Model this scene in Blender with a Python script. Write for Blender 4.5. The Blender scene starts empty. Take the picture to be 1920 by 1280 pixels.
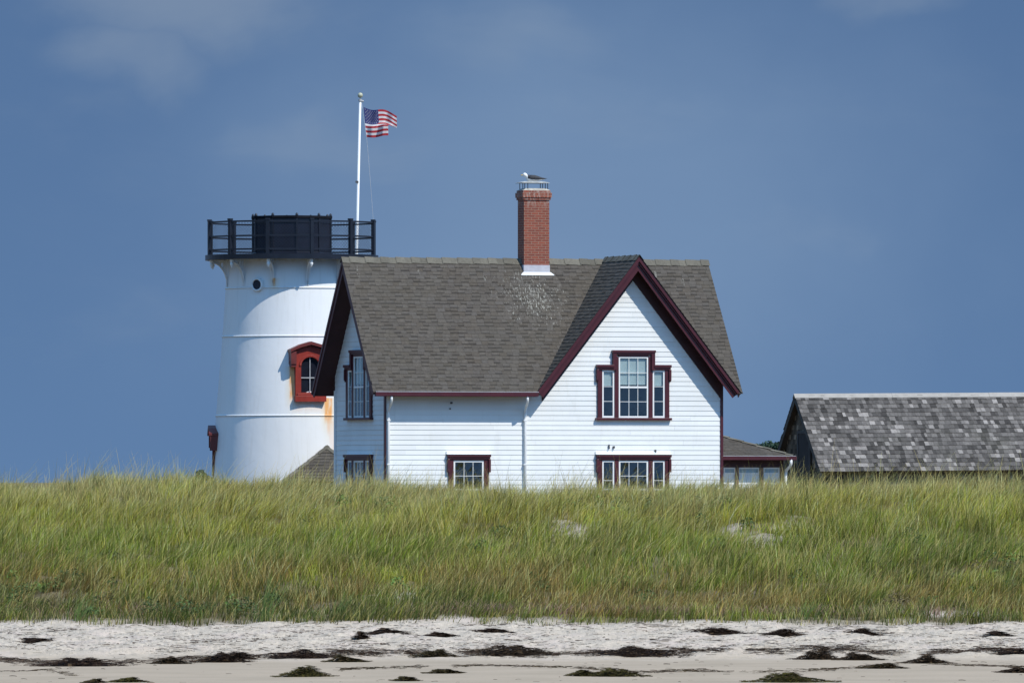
import bpy, bmesh, math, random
import numpy as np
from mathutils import Vector, Matrix
random.seed(7); rng = np.random.default_rng(11)
R = math.radians; PI = math.pi
scene = bpy.context.scene; COL = scene.collection

# ------------------------------------------------------------------ camera
F = 17241.0; ZC = 3.5; YH = 900.0           # focal length in photo pixels, eye height, eye level row
cd = bpy.data.cameras.new('camera'); cam = bpy.data.objects.new('camera', cd); COL.objects.link(cam)
cam.location = (0, 0, ZC); cam.rotation_euler = (PI/2 + math.atan((YH-640)/F), 0, 0)
cd.sensor_width = 36; cd.lens = 36*F/1920; cd.clip_start = 1; cd.clip_end = 20000
scene.camera = cam
# ------------------------------------------------------------------ world, sun, exposure
SUN_EL, SUN_AZ = 49.0, 46.0                  # azimuth to the right of the direction back to the camera
w = bpy.data.worlds.new('World'); scene.world = w; w.use_nodes = True
nt = w.node_tree; nt.nodes.clear(); N = nt.nodes.new; Lk = nt.links.new
wo = N('ShaderNodeOutputWorld'); bg = N('ShaderNodeBackground'); sky = N('ShaderNodeTexSky')
sky.sky_type = 'NISHITA'; sky.sun_disc = False; sky.sun_elevation = R(SUN_EL); sky.sun_rotation = R(180-SUN_AZ)
sky.air_density = 1.0; sky.dust_density = 0.0; sky.ozone_density = 3.0; sky.altitude = 0
bg.inputs['Strength'].default_value = 0.15
tc = N('ShaderNodeTexCoord')
def wmath(op, a, b=None):
    n = N('ShaderNodeMath'); n.operation = op
    for i, v in enumerate((a, b)):
        if v is None: continue
        if isinstance(v, (int, float)): n.inputs[i].default_value = v
        else: Lk(v, n.inputs[i])
    return n.outputs[0]
sv = N('ShaderNodeVectorMath'); sv.operation = 'MULTIPLY_ADD'; Lk(tc.outputs['Generated'], sv.inputs[0]); sv.inputs[1].default_value = (1, 1, 1.6); sv.inputs[2].default_value = (0, 0, .30)
svn = N('ShaderNodeVectorMath'); svn.operation = 'NORMALIZE'; Lk(sv.outputs[0], svn.inputs[0]); Lk(svn.outputs[0], sky.inputs[0])
mul = N('ShaderNodeMix'); mul.data_type = 'RGBA'; mul.blend_type = 'MULTIPLY'; mul.inputs[0].default_value = 1
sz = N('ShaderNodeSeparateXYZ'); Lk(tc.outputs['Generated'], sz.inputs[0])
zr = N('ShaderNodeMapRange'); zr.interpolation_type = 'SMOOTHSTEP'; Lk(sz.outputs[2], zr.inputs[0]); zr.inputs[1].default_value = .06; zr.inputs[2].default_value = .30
tint = N('ShaderNodeMix'); tint.data_type = 'RGBA'; Lk(zr.outputs[0], tint.inputs[0]); tint.inputs[6].default_value = (.455, .505, .555, 1); tint.inputs[7].default_value = (1.50, 1.98, 1.95, 1)  # unseen upper sky made brighter and bluer to fill the shaded walls
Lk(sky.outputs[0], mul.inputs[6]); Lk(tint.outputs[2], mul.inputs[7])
# thin streaky cloud, placed by direction in the sky
mp = N('ShaderNodeMapping'); mp.inputs['Scale'].default_value = (22, 22, 58); Lk(tc.outputs['Generated'], mp.inputs[0])
nz = N('ShaderNodeTexNoise'); nz.inputs['Scale'].default_value = 1.0; nz.inputs['Detail'].default_value = 5; nz.inputs['Roughness'].default_value = 0.62
nz.inputs['Distortion'].default_value = 0.3
Lk(mp.outputs[0], nz.inputs[0])
nd = N('ShaderNodeTexNoise'); nd.inputs['Scale'].default_value = 55; nd.inputs['Detail'].default_value = 4; Lk(tc.outputs['Generated'], nd.inputs[0])
ndv = N('ShaderNodeVectorMath'); ndv.operation = 'MULTIPLY_ADD'; Lk(nd.outputs['Color'], ndv.inputs[0]); ndv.inputs[1].default_value = (.022, 0, .016); ndv.inputs[2].default_value = (-.011, 0, -.008)
ndw = N('ShaderNodeVectorMath'); ndw.operation = 'ADD'; Lk(tc.outputs['Generated'], ndw.inputs[0]); Lk(ndv.outputs[0], ndw.inputs[1])
def blob(px, py, rx, ry, amp):
    v = N('ShaderNodeVectorMath'); v.operation = 'SUBTRACT'; Lk(ndw.outputs[0], v.inputs[0])
    v.inputs[1].default_value = ((px-960)/F, 1.0, (YH-py)/F)
    v2 = N('ShaderNodeVectorMath'); v2.operation = 'MULTIPLY'; Lk(v.outputs[0], v2.inputs[0]); v2.inputs[1].default_value = (F/rx, 0.3, F/ry)
    l = N('ShaderNodeVectorMath'); l.operation = 'LENGTH'; Lk(v2.outputs[0], l.inputs[0])
    mr = N('ShaderNodeMapRange'); mr.interpolation_type = 'SMOOTHERSTEP'; Lk(l.outputs['Value'], mr.inputs[0])
    mr.inputs[1].default_value = 0; mr.inputs[2].default_value = 1; mr.inputs[3].default_value = amp; mr.inputs[4].default_value = 0
    return mr.outputs[0]
acc = None
for b in [(330, -20, 420, 250, 1.25), (215, 120, 300, 170, 1.0), (110, 210, 300, 120, .45), (1000, 75, 330, 120, .5), (1700, -20, 230, 100, .8), (1500, 430, 340, 100, .45), (600, 290, 280, 90, .4), (1250, 230, 300, 110, .3), (250, 620, 300, 110, .3)]:
    o = blob(*b); acc = o if acc is None else wmath('MAXIMUM', acc, o)
nr = N('ShaderNodeMapRange'); Lk(nz.outputs[0], nr.inputs[0]); nr.inputs[1].default_value = .38; nr.inputs[2].default_value = .66
cs = N('ShaderNodeMapRange'); cs.interpolation_type = 'SMOOTHSTEP'; Lk(wmath('ADD', wmath('MULTIPLY', nz.outputs[0], 1.5), acc), cs.inputs[0]); cs.inputs[1].default_value = .80; cs.inputs[2].default_value = 2.05
cf = wmath('MULTIPLY', cs.outputs[0], .38)
vf = wmath('MULTIPLY', 1.0, wmath('MULTIPLY', blob(1080, 420, 1150, 800, .30), wmath('ADD', wmath('MULTIPLY', nr.outputs[0], .12), .9)))  # broad pale veil painted mid-sky so the corners read darker, not a cloud
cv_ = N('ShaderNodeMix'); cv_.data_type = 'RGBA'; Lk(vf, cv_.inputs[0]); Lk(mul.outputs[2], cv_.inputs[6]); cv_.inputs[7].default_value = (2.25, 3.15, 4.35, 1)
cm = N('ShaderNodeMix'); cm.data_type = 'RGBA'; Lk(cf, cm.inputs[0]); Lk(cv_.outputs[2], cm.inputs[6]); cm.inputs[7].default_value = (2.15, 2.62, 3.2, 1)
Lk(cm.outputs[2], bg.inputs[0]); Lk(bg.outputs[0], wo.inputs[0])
sd = bpy.data.lights.new('sun', 'SUN'); sun = bpy.data.objects.new('sun', sd); COL.objects.link(sun)
sd.energy = 4.25; sd.angle = R(0.5); sd.color = (1.0, 0.95, 0.86)
sdir = Vector((math.sin(R(SUN_AZ))*math.cos(R(SUN_EL)), -math.cos(R(SUN_AZ))*math.cos(R(SUN_EL)), math.sin(R(SUN_EL))))
sun.rotation_euler = sdir.to_track_quat('Z', 'Y').to_euler(); sun.location = sdir*400
vs = scene.view_settings; vs.view_transform = 'Standard'; vs.look = 'None'; vs.exposure = 0.0; vs.gamma = 1
scene.render.engine = 'CYCLES'

# ------------------------------------------------------------------ helpers
def at(px, py, Y): return Vector(((px-960)/F*Y, Y, ZC+(YH-py)/F*Y))
def tag(o, label=None, cat=None, group=None, kind=None):
    if label: o['label'] = label
    if cat: o['category'] = cat
    if group: o['group'] = group
    if kind: o['kind'] = kind
    return o
def empty(name, loc, rz=0, parent=None):
    o = bpy.data.objects.new(name, None); COL.objects.link(o); o.location = loc; o.rotation_euler = (0, 0, rz)
    o.parent = parent; o.empty_display_size = .3
    return o
class MB:
    def __init__(s): s.v = []; s.f = []; s.m = []; s.c = []; s.T = None
    def pt(s, p):
        p = Vector(p)
        if s.T is not None: p = s.T(p)
        s.v.append(tuple(p)); return len(s.v)-1
    def face(s, pts, m=0, c=(1, 1, 1)):
        s.f.append([s.pt(p) for p in pts]); s.m.append(m); s.c.append(c)
    def idx(s, ids, m=0, c=(1, 1, 1)): s.f.append(list(ids)); s.m.append(m); s.c.append(c)
    def box(s, x0, x1, y0, y1, z0, z1, m=0, c=(1, 1, 1)):
        i = [s.pt(p) for p in ((x0,y0,z0),(x1,y0,z0),(x1,y1,z0),(x0,y1,z0),(x0,y0,z1),(x1,y0,z1),(x1,y1,z1),(x0,y1,z1))]
        for q in ((0,3,2,1),(4,5,6,7),(0,1,5,4),(1,2,6,5),(2,3,7,6),(3,0,4,7)): s.idx([i[k] for k in q], m, c)
    def prism(s, a, b, m=0, c=(1, 1, 1)):
        """two matching loops a (front) and b (back)"""
        n = len(a); ia = [s.pt(p) for p in a]; ib = [s.pt(p) for p in b]
        s.idx(ia, m, c); s.idx(ib[::-1], m, c)
        for k in range(n): s.idx([ia[k], ib[k], ib[(k+1) % n], ia[(k+1) % n]], m, c)
    def beam(s, a, b, up, wd, h, m=0, c=(1, 1, 1)):
        """bar from a to b; section wd (sideways) by h (along up)"""
        a = Vector(a); b = Vector(b); d = (b-a).normalized(); up = Vector(up); sd_ = d.cross(up).normalized(); up = sd_.cross(d).normalized()
        def lp(p): return [p+sd_*wd/2*x+up*h/2*y for x, y in ((-1,-1),(1,-1),(1,1),(-1,1))]
        s.prism(lp(a), lp(b), m, c)
    def tube(s, pts, r, n=8, m=0, c=(1, 1, 1), cap=True):
        pts = [Vector(p) for p in pts]; rs = r if isinstance(r, (list, tuple)) else [r]*len(pts); rings = []
        ref = None
        for k, p in enumerate(pts):
            d = (pts[min(k+1, len(pts)-1)]-pts[max(k-1, 0)]).normalized()
            if ref is None: ref = Vector((0, 0, 1)) if abs(d.z) < .9 else Vector((1, 0, 0))
            a = d.cross(ref).normalized(); b = d.cross(a).normalized(); ref = a.cross(d).normalized()*1
            rings.append([s.pt(p+(a*math.cos(t)+b*math.sin(t))*rs[k]) for t in [2*PI*j/n for j in range(n)]])
        for k in range(len(rings)-1):
            for j in range(n): s.idx([rings[k][j], rings[k+1][j], rings[k+1][(j+1) % n], rings[k][(j+1) % n]], m, c)
        if cap: s.idx(rings[0], m, c); s.idx(rings[-1][::-1], m, c)
    def lathe(s, prof, n=48, m=0, c=(1, 1, 1), cx=0, cy=0, ph=0, cap=False):
        rings = [[s.pt((cx+r*math.cos(ph+2*PI*j/n), cy+r*math.sin(ph+2*PI*j/n), z)) for j in range(n)] for r, z in prof]
        for k in range(len(rings)-1):
            for j in range(n): s.idx([rings[k][j], rings[k][(j+1) % n], rings[k+1][(j+1) % n], rings[k+1][j]], m, c)
        if cap: s.idx(rings[-1], m, c); s.idx(rings[0][::-1], m, c)
    def build(s, name, mats, parent=None, smooth=False, fixn=True, bevel=0):
        me = bpy.data.meshes.new(name); me.from_pydata(s.v, [], s.f); me.update()
        if not isinstance(mats, (list, tuple)): mats = [mats]
        for x in mats: me.materials.append(x)
        me.polygons.foreach_set('material_index', s.m)
        at_ = me.attributes.new('tone', 'FLOAT_COLOR', 'FACE')
        at_.data.foreach_set('color', np.array([(*c, 1) for c in s.c], dtype=np.float32).ravel())
        if smooth: me.polygons.foreach_set('use_smooth', [True]*len(s.f))
        o = bpy.data.objects.new(name, me); COL.objects.link(o); o.parent = parent
        if fixn:
            bm = bmesh.new(); bm.from_mesh(me); bmesh.ops.recalc_face_normals(bm, faces=bm.faces); bm.to_mesh(me); bm.free()
        if bevel:
            b = o.modifiers.new('bevel', 'BEVEL'); b.width = bevel; b.segments = 2; b.limit_method = 'ANGLE'
        return o

# ------------------------------------------------------------------ materials
def newmat(name):
    m = bpy.data.materials.new(name); m.use_nodes = True; t = m.node_tree; p = t.nodes['Principled BSDF']
    return m, t, p
def _noise(t, scale, detail=4, rough=.55, coord='Object', sc=(1, 1, 1)):
    c = t.nodes.new('ShaderNodeTexCoord'); mpn = t.nodes.new('ShaderNodeMapping'); mpn.inputs['Scale'].default_value = sc
    n = t.nodes.new('ShaderNodeTexNoise'); n.inputs['Scale'].default_value = scale; n.inputs['Detail'].default_value = detail; n.inputs['Roughness'].default_value = rough
    t.links.new(c.outputs[coord], mpn.inputs[0]); t.links.new(mpn.outputs[0], n.inputs[0]); return n.outputs[0]
def _mr(t, src, a, b, c=0, d=1, smooth=False):
    n = t.nodes.new('ShaderNodeMapRange'); t.links.new(src, n.inputs[0])
    if smooth: n.interpolation_type = 'SMOOTHSTEP'
    for i, v in zip((1, 2, 3, 4), (a, b, c, d)): n.inputs[i].default_value = v
    return n.outputs[0]
def _mix(t, fac, a, b, mode='MIX'):
    n = t.nodes.new('ShaderNodeMix'); n.data_type = 'RGBA'; n.blend_type = mode
    for i, v in ((0, fac), (6, a), (7, b)):
        if isinstance(v, (int, float)): n.inputs[i].default_value = v
        elif isinstance(v, tuple): n.inputs[i].default_value = (*v[:3], 1)
        else: t.links.new(v, n.inputs[i])
    return n.outputs[2]
def _math(t, op, a, b=None):
    n = t.nodes.new('ShaderNodeMath'); n.operation = op
    for i, v in enumerate((a, b)):
        if v is None: continue
        if isinstance(v, (int, float)): n.inputs[i].default_value = v
        else: t.links.new(v, n.inputs[i])
    return n.outputs[0]
def _bump(t, p, h, dist, strength=1.0):
    b = t.nodes.new('ShaderNodeBump'); b.inputs['Distance'].default_value = dist; b.inputs['Strength'].default_value = strength
    t.links.new(h, b.inputs['Height']); t.links.new(b.outputs[0], p.inputs['Normal'])
def _tone(t):
    a = t.nodes.new('ShaderNodeAttribute'); a.attribute_name = 'tone'; return a.outputs['Color']
def paint(name, col, rough=.5, var=.12, scale=2.5, bump=.0015, spec=.5, tone=True, dirt=None):
    m, t, p = newmat(name); n = _noise(t, scale, 5)
    c = _mix(t, _mr(t, n, .3, .7), tuple(x*(1-var) for x in col), tuple(min(1, x*(1+var*.6)) for x in col))
    if tone: c = _mix(t, 1.0, c, _tone(t), 'MULTIPLY')
    if dirt:
        n2 = _noise(t, dirt[1], 6, .65, sc=(1, 1, .25)); c = _mix(t, _mr(t, n2, dirt[2], dirt[2]+.14, 0, dirt[3]), c, dirt[0])
    t.links.new(c, p.inputs['Base Color']); p.inputs['Roughness'].default_value = rough; p.inputs['Specular IOR Level'].default_value = spec
    if bump: _bump(t, p, _noise(t, 60, 3), bump)
    return m
M = {}
M['siding'] = paint('white_clapboard_paint', (.80, .82, .82), .6, .05, 1.2, dirt=((.50, .50, .44), 2.6, .57, .30))
M['white'] = paint('white_trim_paint', (.80, .81, .80), .5, .05)
M['maroon'] = paint('maroon_trim_paint', (.066, .0105, .016), .38, .2, 3, dirt=((.25, .10, .10), 5, .68, .35))
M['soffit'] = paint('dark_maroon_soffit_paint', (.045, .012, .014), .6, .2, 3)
M['red'] = paint('red_window_paint', (.27, .027, .016), .45, .25, 4, dirt=((.20, .03, .02), 6, .6, .6))
M['darkred'] = paint('weathered_dark_red_paint', (.13, .02, .018), .5, .25, 4)
M['black'] = paint('black_iron_paint', (.012, .014, .022), .32, .3, 3)
M['drum'] = paint('glossy_black_panel', (.014, .016, .026), .16, .3, 2)
M['interior'] = paint('dim_interior', (.06, .055, .05), .9, .3, 2)
M['blind'] = paint('white_blind_and_backing', (.62, .66, .66), .8, .05, 3)
M['metal'] = paint('galvanised_metal', (.42, .42, .43), .5, .2, 6)
M['flash'] = paint('lead_flashing', (.50, .50, .54), .55, .12, 6)
M['wood'] = paint('weathered_post_wood', (.20, .12, .08), .8, .3, 5)
M['fitting'] = paint('dark_fitting', (.08, .08, .08), .6, .2, 5)
M['ballgold'] = paint('tarnished_finial', (.42, .42, .30), .35, .25, 9)
M['rope'] = paint('pale_rope', (.45, .47, .5), .8, .1, 9)
def glassmat():
    m, t, p = newmat('window_glass'); t.nodes.remove(p); out = [n for n in t.nodes if n.type == 'OUTPUT_MATERIAL'][0]
    tr = t.nodes.new('ShaderNodeBsdfTransparent'); tr.inputs[0].default_value = (.72, .80, .80, 1)
    g = t.nodes.new('ShaderNodeBsdfGlossy'); g.inputs['Roughness'].default_value = .03; g.inputs[0].default_value = (.95, 1, 1, 1)
    fr = t.nodes.new('ShaderNodeLayerWeight'); fr.inputs[0].default_value = .5
    f = _math(t, 'ADD', _math(t, 'MULTIPLY', _math(t, 'POWER', fr.outputs['Facing'], 3.0), .6), .13)
    b = t.nodes.new('ShaderNodeBump'); b.inputs['Distance'].default_value = .006; t.links.new(_noise(t, 2.2, 2), b.inputs['Height'])
    t.links.new(b.outputs[0], g.inputs['Normal'])
    mx = t.nodes.new('ShaderNodeMixShader'); t.links.new(f, mx.inputs[0]); t.links.new(tr.outputs[0], mx.inputs[1]); t.links.new(g.outputs[0], mx.inputs[2])
    t.links.new(mx.outputs[0], out.inputs[0]); m.use_transparent_shadow = True; return m
M['glass'] = glassmat()
def roofmat(name, droppings=()):
    m, t, p = newmat(name); n = _noise(t, 14, 5, .7); n2 = _noise(t, .7, 4)
    c = _mix(t, 1.0, _tone(t), _mix(t, _mr(t, n, .3, .7), (.78, .78, .78), (1.18, 1.18, 1.18)), 'MULTIPLY')
    c = _mix(t, _mr(t, n2, .4, .7, 0, .3), c, (.090, .082, .064))
    if droppings:
        tcn = t.nodes.new('ShaderNodeTexCoord'); acc_ = None
        for (x, y, z, rx, rz, amp) in droppings:
            v = t.nodes.new('ShaderNodeVectorMath'); v.operation = 'SUBTRACT'; t.links.new(tcn.outputs['Object'], v.inputs[0]); v.inputs[1].default_value = (x, y, z)
            v2 = t.nodes.new('ShaderNodeVectorMath'); v2.operation = 'MULTIPLY'; t.links.new(v.outputs[0], v2.inputs[0]); v2.inputs[1].default_value = (1/rx, 0, 1/rz)
            l = t.nodes.new('ShaderNodeVectorMath'); l.operation = 'LENGTH'; t.links.new(v2.outputs[0], l.inputs[0])
            o = _mr(t, l.outputs['Value'], 0, 1, amp, 0)
            acc_ = o if acc_ is None else _math(t, 'MAXIMUM', acc_, o)
        sp = _noise(t, 9, 6, .75, sc=(3.0, 1, .9))
        msk = _mr(t, _math(t, 'ADD', sp, _math(t, 'MULTIPLY', acc_, .205)), .70, .76)
        c = _mix(t, _math(t, 'MULTIPLY', msk, .50), c, (.56, .55, .48))
    t.links.new(c, p.inputs['Base Color']); p.inputs['Roughness'].default_value = .9; p.inputs['Specular IOR Level'].default_value = .2
    _bump(t, p, _noise(t, 90, 3), .004); return m
def brickmat():
    m, t, p = newmat('red_brick'); uv = t.nodes.new('ShaderNodeTexCoord')
    sx = t.nodes.new('ShaderNodeSeparateXYZ'); t.links.new(uv.outputs['Object'], sx.inputs[0])
    geo = t.nodes.new('ShaderNodeNewGeometry'); cx = t.nodes.new('ShaderNodeCombineXYZ')
    t.links.new(_math(t, 'ADD', sx.outputs[0], sx.outputs[1]), cx.inputs[0]); t.links.new(sx.outputs[2], cx.inputs[1])
    b = t.nodes.new('ShaderNodeTexBrick'); t.links.new(cx.outputs[0], b.inputs['Vector'])
    b.inputs['Scale'].default_value = 1; b.inputs['Brick Width'].default_value = .205; b.inputs['Row Height'].default_value = .067
    b.inputs['Mortar Size'].default_value = .008; b.inputs['Mortar Smooth'].default_value = .15
    b.inputs['Color1'].default_value = (.27, .062, .036, 1); b.inputs['Color2'].default_value = (.17, .040, .028, 1); b.inputs['Mortar'].default_value = (.33, .21, .15, 1)
    c = _mix(t, _mr(t, _noise(t, 9, 5), .35, .75, 0, .35), b.outputs[0], (.30, .10, .055))
    # bird lime and weathering near the top
    lm = _math(t, 'MULTIPLY', _mr(t, sx.outputs[2], 9.05, 9.35), _mr(t, _noise(t, 9, 5, .7, sc=(2, 2, .5)), .47, .62))
    c = _mix(t, _math(t, 'MULTIPLY', lm, .40), c, (.55, .52, .46))
    t.links.new(c, p.inputs['Base Color']); p.inputs['Roughness'].default_value = .85
    _bump(t, p, b.outputs['Fac'], -.006); return m
M['brick'] = brickmat()
M['crown'] = paint('lime_stained_mortar', (.45, .43, .38), .9, .3, 9)

# ------------------------------------------------------------------ terrain
PY = np.array([-900, 100, 140, 160, 168, 176.3, 178, 183, 188, 194, 200, 208, 214, 219, 225, 236, 246, 320, 900, 9000.])
PZ = np.array([-6, -2.2, -.95, -.26, -.10, .09, .27, .63, .95, 1.5, 2.05, 2.6, 2.88, 3.0, 2.9, 2.1, 1.9, 1.9, 1.4, .6])
def nz2(x, y, s, seed):
    a = np.zeros_like(x); r = np.random.default_rng(seed)
    for k in range(5):
        th = r.uniform(0, 2*PI); f = s*(1.55**k); a = a + np.sin((x*math.cos(th)+y*math.sin(th))*f+r.uniform(0, 6.28)+1.3*np.sin((x*math.sin(th)-y*math.cos(th))*f*.7+r.uniform(0, 6)))/(1.45**k)
    return a/2.2
PATCH = ((1425, 202.0, .46, .12), (1492, 204.5, .36, .08), (1375, 204.5, .26, .06), (1082, 204.0, .20, .08), (1052, 205.5, .22, .05), (752, 190.5, .35, .04))
def height(x, y):
    x = np.asarray(x, float); y = np.asarray(y, float)
    z = np.interp(y, PY, PZ)
    dune = np.clip((y-184)/8, 0, 1)*np.clip((240-y)/14, 0, 1)
    z = z+dune*(.20*nz2(x, y, .22, 3)+.15*nz2(x, y, .8, 4)*np.clip((226-y)/12, .35, 1))
    # skyline of the dune: a little lower before the house, higher at both ends
    z = z+np.clip((y-205)/12, 0, 1)*np.clip((238-y)/12, 0, 1)*(.20*np.clip((-x-4)/7, 0, 1)+.16*np.clip((x-6.5)/3, 0, 1)-.20*np.exp(-((x-.5)/4.8)**2)+.10*nz2(x, y*.3, 1.7, 71))
    for px, Y, rx, hh in PATCH:     # small blown-out faces in the dune
        X = (px-960)/F*Y; z = z+hh*np.exp(-((x-X)/(rx*1.5))**2)*np.clip((y-Y+1.1)/1.1, 0, 1)*np.clip((Y+9-y)/7, 0, 1)
    berm = np.clip((y-175.8)/1.5, 0, 1)*np.clip((186-y)/3, 0, 1)
    z = z+berm*(.045*nz2(x, y*.8, 2.6, 5)+.028*nz2(x, y, 6.5, 6))
    low = np.clip((176-y)/2, 0, 1)*np.clip((y-150)/5, 0, 1)
    z = z+low*.02*nz2(x*.5, y, .6, 8)
    return z
def sandmask(x, y):
    """bare sand patches in the dune, by where they lie"""
    m = np.zeros_like(x)
    rag = .45*nz2(x, y, 4.6, 91)
    for px, Y, rx, hh in PATCH:
        X = (px-960)/F*Y; m = np.maximum(m, np.clip(1.25-np.sqrt(((x-X)/rx)**2+((y-(Y-.9))/1.7)**2)+rag*2.2, 0, .62))
    for px, Y, rx, ry in ((1300, 206.5, .3, .6), (1390, 186.3, .9, .3), (1780, 185.8, .9, .6)):
        X = (px-960)/F*Y; m = np.maximum(m, np.exp(-(((x-X)/rx)**2+((y-Y)/ry)**2)))
    return m
def edge_y(x):  # where the grass begins
    return 183.0+.6*nz2(x, x*0, .7, 21)+.35*nz2(x, x*0, 2.3, 22)
def grow(a, b, f): # widening steps
    out = [a]; st = abs(b-a)*0+f
    while (out[-1] < b): out.append(out[-1]+st); st *= 1.35
    return out
xs = np.arange(-14, 14.01, .12); xe = np.array(grow(14.3, 6000, .5)); xs = np.concatenate([-xe[::-1], xs, xe])
ys = np.concatenate([-np.array(grow(-158, 900, 3.0))[::-1], np.arange(160, 185, .09), np.arange(185, 246, .4), np.array(grow(247, 9000, 2.0))])
ys = np.unique(np.round(ys, 4))
GX, GY = np.meshgrid(xs, ys); GZ = height(GX, GY)
me = bpy.data.meshes.new('ground'); nx, ny = len(xs), len(ys)
co = np.stack([GX.ravel(), GY.ravel(), GZ.ravel()], 1)
i = np.arange(nx*ny).reshape(ny, nx); q = np.stack([i[:-1, :-1], i[:-1, 1:], i[1:, 1:], i[1:, :-1]], -1).reshape(-1, 4)
def np_mesh(me, co, quads):
    me.vertices.add(len(co)); me.vertices.foreach_set('co', co.astype(np.float32).ravel())
    n = len(quads); me.loops.add(n*4); me.loops.foreach_set('vertex_index', quads.astype(np.int32).ravel())
    me.polygons.add(n); me.polygons.foreach_set('loop_start', (np.arange(n)*4).astype(np.int32)); me.update(calc_edges=True); me.validate()
np_mesh(me, co, q); me.polygons.foreach_set('use_smooth', [True]*len(me.polygons))
lit = np.clip((GY-edge_y(GX)-.2)/1.6, 0, 1)*(1-.95*np.clip(sandmask(GX, GY)*1.2, 0, 1))
la = me.attributes.new('litter', 'FLOAT', 'POINT'); la.data.foreach_set('value', lit.ravel().astype(np.float32))
ground = bpy.data.objects.new('ground', me); COL.objects.link(ground); tag(ground, kind='structure', label='pale sand beach rising into the grassy dune', cat='ground')
def groundmat():
    m, t, p = newmat('sand'); a = t.nodes.new('ShaderNodeAttribute'); a.attribute_name = 'litter'
    g = t.nodes.new('ShaderNodeNewGeometry'); sx = t.nodes.new('ShaderNodeSeparateXYZ'); t.links.new(g.outputs['Position'], sx.inputs[0])
    up = _mr(t, _math(t, 'ADD', sx.outputs[1], _math(t, 'MULTIPLY', _noise(t, .6, 3, sc=(1, 1, 1)), 3.0)), 176.0, 180.2, 0, 1, True)
    dry = _mix(t, _mr(t, _noise(t, 4, 6, .7), .3, .7), (.43, .36, .28), (.64, .54, .425))
    damp = _mix(t, _mr(t, _noise(t, .8, 5, .6, sc=(.5, 1, 1)), .3, .7), (.35, .28, .20), (.44, .35, .255))
    c = _mix(t, up, damp, dry)
    pink = _mr(t, _noise(t, 1.1, 4), .5, .7, 0, .5); c = _mix(t, _math(t, 'MULTIPLY', pink, up), c, (.60, .48, .41))
    sp = _mr(t, _noise(t, 16, 5, .75, sc=(.6, .4, 1)), .60, .68); c = _mix(t, _math(t, 'MULTIPLY', _math(t, 'MULTIPLY', sp, up), .75), c, (.11, .09, .075))
    soil = _mix(t, _mr(t, _noise(t, 2.5, 5), .3, .7), (.11, .085, .045), (.20, .16, .09))
    c = _mix(t, a.outputs['Fac'], c, soil)
    t.links.new(c, p.inputs['Base Color']); p.inputs['Roughness'].default_value = .95; p.inputs['Specular IOR Level'].default_value = .15
    hmix = _math(t, 'MULTIPLY', _noise(t, 7, 6, .65, sc=(1, .45, 1)), _mr(t, up, 0, 1, .12, 1))
    _bump(t, p, hmix, .075, 1.0); return m
me.materials.append(groundmat())
wm = MB(); wm.face([(-6000, -2000, -.62), (6000, -2000, -.62), (6000, 153, -.62), (-6000, 153, -.62)])
m, t, p = newmat('sea_water'); p.inputs['Base Color'].default_value = (.03, .07, .09, 1); p.inputs['Roughness'].default_value = .08
_bump(t, p, _noise(t, .8, 5), .15); tag(wm.build('water', m), kind='structure', label='calm sea in front of the beach', cat='water')

# ------------------------------------------------------------------ roof shingles
def shingles(mb, O, ex, es, en, slen, ranges, expo, wmin, wmax, thick, pal, dark=None, rnd=random):
    pd_ = False; O = Vector(O); ex = Vector(ex).normalized(); es = Vector(es).normalized(); en = Vector(en).normalized()
    P = lambda x, s, h: O+ex*x+es*s+en*h
    n = int(math.ceil(slen/expo))
    for k in range(n):
        s0 = k*expo; s1 = min(s0+expo+.004, slen)
        for (a, b) in ranges(s0+expo*.5):
            x = a-rnd.uniform(0, wmin)
            while x < b:
                w_ = rnd.uniform(wmin, wmax); xa, xb = max(a, x), min(b, x+w_-.004); x += w_
                if xb-xa < .02: continue
                th = thick*rnd.uniform(.6, 1.15); c = pal(); j = rnd.uniform(-.004, .004)
                B0, B1 = P(xa, s0+j, th), P(xb, s0+j, th); T0, T1 = P(xa, s1, .003), P(xb, s1, .003)
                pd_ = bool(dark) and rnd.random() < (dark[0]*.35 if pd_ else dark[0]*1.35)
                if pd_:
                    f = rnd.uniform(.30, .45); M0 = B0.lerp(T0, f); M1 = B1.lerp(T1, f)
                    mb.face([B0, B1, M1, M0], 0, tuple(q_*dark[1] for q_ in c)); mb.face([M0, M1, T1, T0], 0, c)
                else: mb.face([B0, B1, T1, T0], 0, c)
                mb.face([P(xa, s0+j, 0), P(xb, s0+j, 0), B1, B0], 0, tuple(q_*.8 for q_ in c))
def pal_house():
    g = random.uniform(.074, .092); wv = random.uniform(0, .005)
    return (g+wv+.008, g+wv*.4-.003, g-wv*.5-.014)
def pal_barn():
    r = random.random(); g = .070+.085*random.random() if r < .72 else (.040+.03*random.random() if r < .89 else .19+.11*random.random())
    return (g*1.06, g*.97, g*.89)
def slab(mb, O, ex, es, en, poly, t_, m=0, mit=0):
    O = Vector(O); ex = Vector(ex).normalized(); es = Vector(es).normalized(); en = Vector(en).normalized()
    a = [O+ex*x+es*s for x, s in poly]; mx_ = max(s for _, s in poly); b = [v-en*t_-(es*t_*mit if s > mx_-.05 else es*0) for v, (x, s) in zip(a, poly)]
    mb.prism(a, b, m)

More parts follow.
